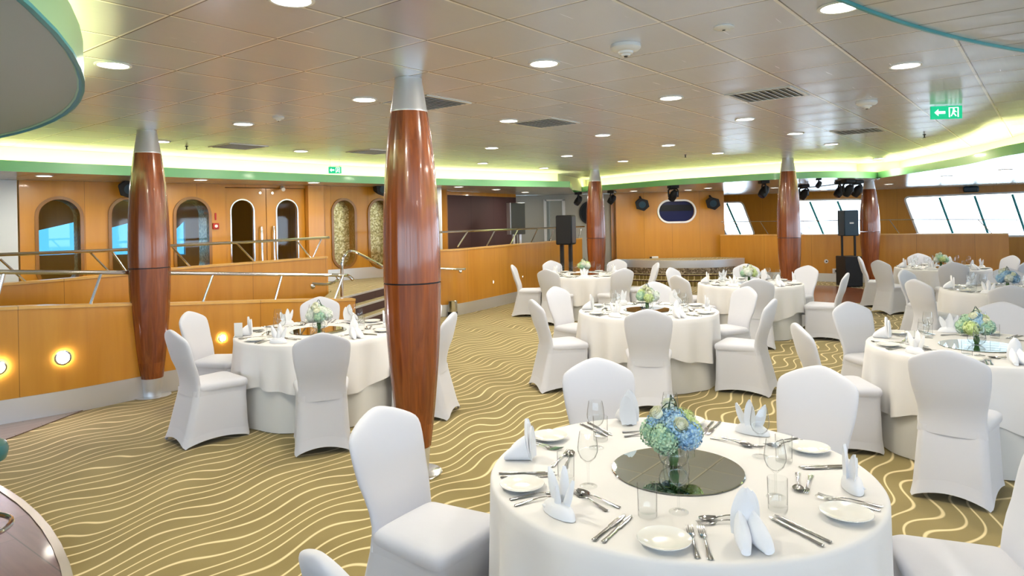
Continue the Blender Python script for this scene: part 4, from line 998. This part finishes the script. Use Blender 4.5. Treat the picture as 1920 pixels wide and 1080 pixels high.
# ------------------------------------------------------------------ ceiling fittings
t = thing('downlight', '', 'ceiling light')
bm = NB(); lathe(bm, [(.105, 0), (.105, -.006), (.098, -.010), (.088, -.008), (.086, 0)], 32, closed=True); finish('rim_ring', bm, 'white', t)
bm = NB(); lathe(bm, [(.0875, -.004), (0, -.006)], 32); finish('diffuser', bm, 'lampface', t)
ld = bpy.data.lights.new('downlight_bulb', 'AREA'); ld.shape = 'DISK'; ld.size = .16; ld.energy = LAMP_W; ld.color = (1, .92, .78)
lo = bpy.data.objects.new('bulb', ld); COL.objects.link(lo); lo.parent = t; lo.location = (0, 0, -.02)
lamp = kids(t)
mains = [(212, 121, 'nearest, beside the green canopy'), (546, -2, 'at the top edge, left of centre'), (683, 186, 'left of the foreground column head'), (456, 232, 'between the left column and the foreground column'),
 (1020, 118, 'largest in the middle of the ceiling'), (1258, 183, 'right of the middle smoke detector'), (1575, 12, 'beside the turquoise ceiling edge'), (1698, 122, 'left above the green exit sign'),
 (954, 226, 'just left of the middle air vent'), (1397, 223, 'below the right air vent'), (922, 277, 'second behind the foreground column'), (564, 283, 'over the double doors'),
 (432, 301, 'in front of the left cove'), (302, 265, 'touching the left column head'), (1130, 253, 'halfway to the slim column'), (1253, 272, 'before the stage cove'),
 (905, 306, 'third behind the foreground column'), (1020, 315, 'left of the slim column head'), (1063, 292, 'above left of the slim column'), (1168, 302, 'right of the slim column head'),
 (1491, 250, 'above the right column head'), (1559, 270, 'right of the right column head'), (1346, 287, 'over the stage cove'), (172, 291, 'over the left end of the cove'), (1648, 297, 'at the meeting of the two coves')]
for x, y, lab in mains:
    p = at_z(x, y, ZC); place(lamp, (p.x, p.y, ZC - .0005), 0, 'added round ceiling fill light %s' % lab)
for x, y, lab in ((83, 329.5, 'farthest left under the outer ceiling'), (376, 337, 'right of the left column under the outer ceiling'), (588, 342, 'above the double doors pier'), (860, 350, 'first over the orange wall'), (930, 355, 'second over the orange wall'), (985, 360, 'third over the orange wall'), (1666, 345, 'over the windows at right'),
                    (1290, 356, 'small, left over the oval stage window'), (1327, 352.5, 'small, right over the oval stage window'), (1188, 358, 'small, added to brighten the left end of the stage wall'), (1452, 352, 'added behind the right column to brighten the side passage'),
                    (1775, 330, 'added as fill on the bright outer ceiling at right'), (1885, 318, 'added as fill on the bright outer ceiling at the right edge'), (1545, 356, 'added as fill over the windows between the right columns')):  # stage-left, passage, outer right and between-column lamps added to brighten the far end
    p = at_z(x, y, ZS); place(lamp, (p.x, p.y, ZS - .0005), 0, 'round downlight %s' % lab)
for x, y, z, lab in ((-.9, 1.5, 0, 'overhead left of the nearest table'), (1.1, 1.3, 0, 'overhead in front of the nearest table'), (3.3, 1.7, 1, 'overhead right of the nearest table'), (.2, -.8, 0, 'behind the viewer at centre'),
                     (2.4, -1.2, 1, 'behind the viewer at right'), (5.0, .2, 1, 'behind the viewer at far right'), (-2.2, -1.6, 0, 'behind the viewer at left')):  # lamps out of view, added to light surfaces that face the camera
    place(lamp, (x, y, ZC - (.0365 if z else .0005)), 0, 'added round ceiling fill light %s' % lab)
def snap(p, z):                   # centre of the ceiling tile under a point
    v = p.x * CU[1] - p.y * CU[0]; w = p.x * CU[0] + p.y * CU[1]
    v = (math.floor((v + 1.03) / .58) + .5) * .58 - 1.03 + .006; w = (math.floor((w - 3.30) / .58) + .5) * .58 + 3.30 + .005
    return (v * CU[1] + w * CU[0], -v * CU[0] + w * CU[1], z)
t = thing('air_vent', '', 'vent')
bm = NB(); s = .27
for a in ((-s, s, -s, -s + .03), (-s, s, s - .03, s), (-s, -s + .03, -s + .031, s - .031), (s - .03, s, -s + .031, s - .031)): box(bm, *a, -.008, 0)
finish('frame', bm, 'grille', t)
bm = NB(); box(bm, -s + .031, s - .031, -s + .031, s - .031, -.001, 0); finish('dark_duct', bm, mat('duct_grey', (.25, .25, .25), .6), t)
for k in range(9):
    y_ = -s + .055 + k * .054; bm = NB(); box(bm, -s + .032, s - .032, -.013, .013, -.0015, .0015, Matrix.Translation((0, y_, -.007)) @ Matrix.Rotation(.5, 4, 'X')); finish('slat', bm, 'grille', t)
vent = kids(t)
va = math.atan2(CU[1], CU[0])
for x, y, lab in ((1440, 181, 'largest, right of centre'), (820, 195, 'half behind the foreground column'), (1022, 234, 'in the middle of the ceiling'), (430, 268, 'right of the left column head'), (1605, 246, 'left of the exit sign'), (672, 285, 'above the left exit sign')):
    place(vent, snap(at_z(x, y, ZC), ZC - .0005), va, 'square slatted ceiling air vent %s' % lab)
t = thing('smoke_detector', '', 'smoke detector')
bm = NB(); lathe(bm, [(.088, 0), (.090, -.02), (.075, -.034), (.055, -.038), (.045, -.04), (.042, -.052), (.028, -.056), (.024, -.066), (0, -.068)], 32); finish('housing', bm, 'white', t)
bm = NB(); lathe(bm, [(.0, -.0745), (.010, -.073), (.012, -.066)], 16); finish('sensor_tip', bm, 'black', t)
det = kids(t)
for x, y, lab in ((1173, 84, 'large white stepped smoke detector at top centre'), (1625, 190, 'white smoke detector left of the exit sign'), (522, 219, 'small white smoke detector right of the left downlights')):
    p = at_z(x, y, ZC); o = place(det, (p.x, p.y, ZC - .0005), 0, lab)
    if x == 522: o.scale = (.6, .6, .6)
t = thing('ceiling_sensor', '', 'sensor')
bm = NB(); lathe(bm, [(.053, 0), (.054, -.006), (.04, -.014), (.02, -.018), (0, -.018)], 28); finish('disc', bm, 'white', t)
bm = NB(); lathe(bm, [(0, -.022), (.008, -.021), (.010, -.016)], 12); finish('lens', bm, 'black', t); sens = kids(t)
p = at_z(1357, 50, ZC); place(sens, (p.x, p.y, ZC - .0005), 0, 'flat round white ceiling sensor right of the large smoke detector')
t = thing('sprinkler_head', '', 'sprinkler')
bm = NB(); lathe(bm, [(.02, 0), (.02, -.006), (.007, -.010), (.007, -.035), (.018, -.045), (0, -.047)], 12); finish('nozzle', bm, 'black', t); spr = kids(t)
for x, y, lab in ((1285, 290, 'dark sprinkler head on the glowing ceiling left of the stage'), (350, 274, 'dark sprinkler head by the left vent'), (1733, 252, 'tiny dark sprinkler head below the exit sign')):
    p = at_z(x, y, ZC); place(spr, (p.x, p.y, ZC - .0005), 0, lab)
# exit signs
def exit_sign(c_, w, h, rz, label, rodh):
    t = thing('exit_sign', label, 'exit sign', c_, rz)
    bm = NB(); box(bm, -w / 2, w / 2, -.012, .012, -h / 2, h / 2); sb = finish('sign_board', bm, 'exitgreen', t, bevel=.003)
    bm = NB()   # arrow pointing left, doorway and running figure
    def poly(pts, y=-.0135): bm.faces.new([bm.verts.new((x * w, y, z * h)) for x, z in pts])
    poly([(-.40, 0), (-.27, .28), (-.27, .10), (-.05, .10), (-.05, -.10), (-.27, -.10), (-.27, -.28)])
    poly([(.06, -.38), (.06, .38), (.10, .38), (.10, -.38)]); poly([(.10, .32), (.10, .38), (.34, .38), (.34, .32)]); poly([(.34, -.38), (.34, .38), (.38, .38), (.38, -.38)])
    poly([(.19, .20), (.25, .20), (.25, .29), (.19, .29)]); poly([(.17, -.05), (.26, -.02), (.27, .17), (.19, .17)]); poly([(.17, -.05), (.12, -.3), (.15, -.32), (.22, -.05)]); poly([(.22, -.04), (.27, -.14), (.31, -.3), (.28, -.32), (.23, -.18), (.20, -.1)]); poly([(.26, .12), (.32, .02), (.31, -.01), (.25, .06)])
    finish('pictogram', bm, 'exitwhite', sb, smooth=0)
    bm = NB()
    for x in (-w * .35, w * .35): tube(bm, [(x, 0, h / 2), (x, 0, h / 2 + rodh)], .005, 6)
    finish('hanger', bm, 'chrome', t)
exit_sign(tuple(at_Y(1774, 211, 6.6)), .285, .125, -.1, 'green exit sign with left arrow hanging under the bright ceiling at right', .012)
exit_sign(tuple(at_Y(628, 319, 10.9)), .20, .11, .3, 'small green exit sign before the left cove above the doors', .13)
# ------------------------------------------------------------------ stage lights, loudspeakers, equipment
t = thing('moving_head_light', '', 'stage light')
bm = NB(); box(bm, -.11, .11, -.09, .09, -.07, 0); finish('base_box', bm, 'black', t, bevel=.015)
bm = NB()
tube(bm, [(-.11, 0, -.27), (-.115, 0, -.12), (-.09, 0, -.085), (0, 0, -.075), (.09, 0, -.085), (.115, 0, -.12), (.11, 0, -.27)], .02, 8)
finish('yoke', bm, 'black', t, bevel=.012)
bm = NB(); lathe(bm, [(0, .13), (.05, .125), (.085, .06), (.09, -.04), (.075, -.12), (.06, -.13), (0, -.125)], 20); lh = finish('lamp_head', bm, 'black', t, loc=(0, 0, -.23), rot=(.6, .25, 0))
bm = NB(); lathe(bm, [(.058, -.131), (0, -.134)], 20); finish('lens', bm, 'navy', lh); mh = kids(t)
for x, y, Y, lab in ((1084, 360, 18.3, 'left of the slim column under the fascia'), (1147, 357, 17.8, 'right of the slim column under the fascia'), (1262, 345, 15.4, 'above the oval stage window'), (1432, 336, 14.0, 'left of the right column'),
                     (1507, 349, 16.5, 'directly right of the right column'), (1574, 345, 15.0, 'lowest left in the cluster of three'), (1590, 335, 14.4, 'middle in the cluster of three'), (1607, 337, 14.8, 'right in the cluster of three'), (1535, 333, 13.6, 'small, under the stage canopy right of the column')):
    p = at_Y(x, y, Y); o = place(mh, (p.x, p.y, ZS - .001), random.random() * 3, 'black moving head stage light %s' % lab)
    if x == 1535: o.scale = (.55,) * 3
bm = NB(); tube(bm, smooth_path([at_Y(1500, 352, 15.8), at_Y(1540, 349, 15.2), at_Y(1575, 344, 14.8), at_Y(1600, 339, 14.6)], 5), .012, 6); tag(finish('cable', bm, 'black'), 'black cable running under the soffit to the stage light cluster', 'cable')
def wall_speaker(c_, rz, tilt, label, s=1.0):
    t = thing('wall_speaker', label, 'speaker', c_, rz)
    bm = NB(); hx = [(-.17, 0), (-.09, .13), (.09, .13), (.17, 0), (.09, -.13), (-.09, -.13)]
    a = [bm.verts.new((x * s, -.12 * s, z * s)) for x, z in hx]; b = [bm.verts.new((x * .75 * s, .12 * s, z * .75 * s)) for x, z in hx]; skin(bm, [a, b]); cb = finish('cabinet', bm, 'black', t, rot=(tilt, .3, 0), bevel=.01)
    bm = NB(); tube(bm, [(0, .05, .1 * s), (0, .22, .16 * s)], .03, 8); finish('bracket', bm, 'black', t)
    bm = NB(); lathe(bm, [(0, .006), (.05 * s, .004), (.08 * s, 0)], 20); finish('cone', bm, 'blackblue', cb, loc=(0, -.125 * s, 0), rot=(PI / 2, 0, 0))
wall_speaker(tuple(at_Y(1203, 382, 19.35)), 0, .2, 'black angular loudspeaker on the stage wall left of the oval window', 1.25)
wall_speaker(tuple(at_Y(1335, 380, 19.35)), 0, .2, 'black angular loudspeaker on the stage wall right of the oval window', 1.25)
p = at_wall(235, 354, BW_A, BW_B); q = Vector((BW_A[0], BW_A[1])) + Vector((bdir.x, bdir.y)) * p[0] + Vector((bdir.y, -bdir.x)) * .2; wall_speaker((q.x, q.y, p[1]), bang, .2, 'round-edged black loudspeaker high on the timber wall at left')
p = at_wall(704, 354, BW_A, BW_B); q = Vector((BW_A[0], BW_A[1])) + Vector((bdir.x, bdir.y)) * p[0] + Vector((bdir.y, -bdir.x)) * .2; wall_speaker((q.x, q.y, p[1]), bang, .2, 'black loudspeaker half hidden behind the foreground column')
# loudspeaker on twin posts, left of the slim column
Ys = 15.4; p = at_Y(1061, 431, Ys); hh = 55 / F * Ys / 2; hw = .185
t = thing('loudspeaker', 'black loudspeaker on two dark posts beside the slim column', 'speaker', (p.x, Ys, 0), -.35)
bm = NB(); box(bm, -hw, hw, -.2, .2, p.z - hh, p.z + hh); finish('cabinet', bm, 'black', t, bevel=.03)
bm = NB(); box(bm, hw - .02, hw + .006, -.17, .17, p.z - hh + .03, p.z + hh - .03); finish('side_grille', bm, 'blackblue', t, bevel=.01)
for sx in (-.10, .10):
    bm = NB(); box(bm, sx - .035, sx + .035, -.05, .05, .03, p.z - hh); finish('post', bm, 'black', t)
bm = NB(); box(bm, -.25, .25, -.22, .22, .001, .03); finish('base', bm, 'black', t, bevel=.01)
# loudspeaker on a frame over a sub, right
Ys = 16.7; p = at_Y(1590, 419, Ys); hh = 48 / F * Ys / 2; hw = 27 / F * Ys / 2
t = thing('loudspeaker', 'blue-sheened loudspeaker on open frame above a black subwoofer by the windows', 'speaker', (p.x, Ys, .012), .0)
bm = NB(); box(bm, -hw, hw, -.18, .18, p.z - hh, p.z + hh); cb = finish('cabinet', bm, 'blackblue', t, bevel=.02)
bm = NB(); box(bm, -.05, .05, -.184, -.178, p.z - .02, p.z + .02); finish('badge', bm, 'white', cb)
zs_ = at_Y(1590, 481, Ys).z
for sx in (-hw + .02, hw - .02):
    bm = NB(); box(bm, sx - .02, sx + .02, -.02, .02, zs_, p.z - hh); finish('post', bm, 'black', t)
bm = NB(); box(bm, -hw - .03, hw + .04, -.25, .25, .001, zs_); finish('subwoofer', bm, 'black', t, bevel=.02)
# display stand, left stage equipment
p = at_Y(968, 405, 17.4); t = thing('equipment_case', 'tall grey-black equipment case standing before the maroon wall', 'case', (p.x, 17.4, DK), .4)
bm = NB(); box(bm, -.2, .2, -.12, .12, 1.02 - .3, 1.52); finish('case_body', bm, mat('dark_case', (.05, .05, .04), .4), t, bevel=.02)
bm = NB(); box(bm, -.215, -.2, -.12, .12, .72, 1.52); finish('edge_strip', bm, 'steel', t)
bm = NB(); box(bm, -.12, -.06, -.04, .04, .0, .72); box(bm, .06, .12, -.04, .04, .0, .72); finish('stand', bm, 'steel', t)
# round black ring behind the slim column
p = at_Y(1108, 399, 19.9); t = thing('porthole_ring', 'round black-rimmed porthole half hidden behind the slim column', 'porthole', (p.x, 19.948, p.z))
bm = NB(); out = stadium(-.28, .28, -.30, .30, 12); rim(bm, out, .05, .05, 0); finish('rim', bm, 'black', t)
bm = NB(); bm.faces.new([bm.verts.new((s, .04, z)) for s, z in out]); finish('pane', bm, 'darkglass', t, smooth=0)
# blue box speaker above the right windows
s_, z_ = WWp(1821, 355); t = thing('wall_speaker', 'blue-black box speaker on the timber over the right windows', 'speaker', (WW_A[0], WW_A[1], 0), wa)
bm = NB(); box(bm, s_ - .19, s_ + .19, -.2, -.01, z_ - .085, z_ + .085); finish('cabinet', bm, 'blackblue', t, bevel=.04)
bm = NB(); box(bm, s_ - .03, s_ + .03, -.1, -.002, z_ + .08, z_ + .11); finish('bracket', bm, 'black', t)
# sockets
p = at_Y(1228, 485, 19.58); t = thing('socket_box', 'small white socket box above the stage lip', 'socket', (p.x, 19.58, p.z)); bm = NB(); box(bm, -.09, .09, -.05, 0.01, -.07, .07); finish('box', bm, 'white', t, bevel=.01)
bm = NB(); box(bm, -.15, -.095, -.04, .01, -.04, .05); finish('plug', bm, 'black', t)
p = at_Y(1549, 490, interp(w5, 1549) - .03); t = thing('wall_fitting', 'round white fitting on the stage side wall', 'fitting', tuple(p)); bm = NB(); lathe(bm, [(.055, 0), (.05, .02), (0, .025)], 20); finish('disc', bm, 'white', t, rot=(PI / 2, 0, 0))
bm = NB(); lathe(bm, [(.02, .021), (.018, .035), (0, .038)], 12); finish('button', bm, 'black', t, rot=(PI / 2, 0, 0))
p = at_Y(1570, 508, interp(w5, 1570) - .05); t = thing('socket_box', 'white socket with black plugs left of the subwoofer', 'socket', tuple(p)); bm = NB(); box(bm, -.12, .10, -.03, .02, -.06, .06); finish('plate', bm, 'white', t, bevel=.008)
bm = NB(); box(bm, -.07, -.02, -.06, -.03, -.03, .03); box(bm, .02, .07, -.06, -.03, -.03, .03); finish('plug', bm, 'black', t)
# recessed wall lights
def wall_light(px, py, W_, r, m_, label):
    Y = interp(W_, px) - .035; p = at_Y(px, py, Y); t = thing('recessed_wall_light', label, 'wall light', tuple(p), .75)
    bm = NB(); lathe(bm, [(r, 0), (r * 1.35, 0), (r * 1.3, .006), (r, .008)], 24, closed=True); finish('bezel', bm, 'chrome', t, rot=(PI / 2, 0, 0))
    bm = NB(); lathe(bm, [(0, .007), (r * .98, .005)], 24); finish('lens', bm, m_, t, rot=(PI / 2, 0, 0))
wall_light(118, 671, w1, .055, 'steplight', 'bright round light low in the front ramp wall, right of its twin at the edge')
wall_light(-3, 690, w1, .05, 'steplight', 'bright round light low in the ramp wall at the left picture edge')
wall_light(417, 634, w1, .035, 'steplight', 'bright round light in the ramp wall behind the left table')
for x, y, lab in ((863, 541, 'leftmost of three small lights in the orange curved wall'), (923, 529, 'middle of three small lights in the orange curved wall'), (978, 519, 'rightmost of three small lights in the orange curved wall')): wall_light(x, y, w3, .035, 'steplight2', lab)
# small steel bin at the start of the orange wall
p = at_z(848, 588, 0); t = thing('ash_bin', 'small steel and black bin at the foot of the orange wall', 'bin', (p.x + .05, p.y - .45, 0))
bm = NB(); lathe(bm, [(0, .001), (.09, .001), (.09, .10), (0, .10)], 20); finish('bin_body', bm, 'black', t)
bm = NB(); lathe(bm, [(.088, .101), (.09, .30), (.08, .31), (0, .31)], 20); finish('bin_top', bm, 'chrome', t)
# bar stool at the left edge
t = thing('bar_stool', 'teal leather bar stool at the left edge on the plank floor', 'stool', (-2.93, 3.6, -.018 + .03))
bm = NB(); lathe(bm, [(0, .545), (.17, .545), (.195, .56), (.205, .60), (.195, .635), (.16, .655), (0, .662)], 36); finish('seat', bm, 'stool', t)
bm = NB(); lathe(bm, [(.03, .02), (.03, .544)], 16); finish('post', bm, 'chrome', t)
bm = NB(); tube(bm, [(.21 * math.cos(2 * PI * i / 32), .21 * math.sin(2 * PI * i / 32), .2) for i in range(33)], .014, 8, caps=False); tube(bm, [(.205, 0, .2), (.03, 0, .2)], .010, 6); tube(bm, [(-.205, 0, .2), (-.03, 0, .2)], .010, 6); finish('foot_ring', bm, 'chrome', t)
bm = NB(); lathe(bm, [(0, .001), (.12, .001), (.12, .012), (.04, .025), (0, .025)], 32); finish('base', bm, 'chrome', t)
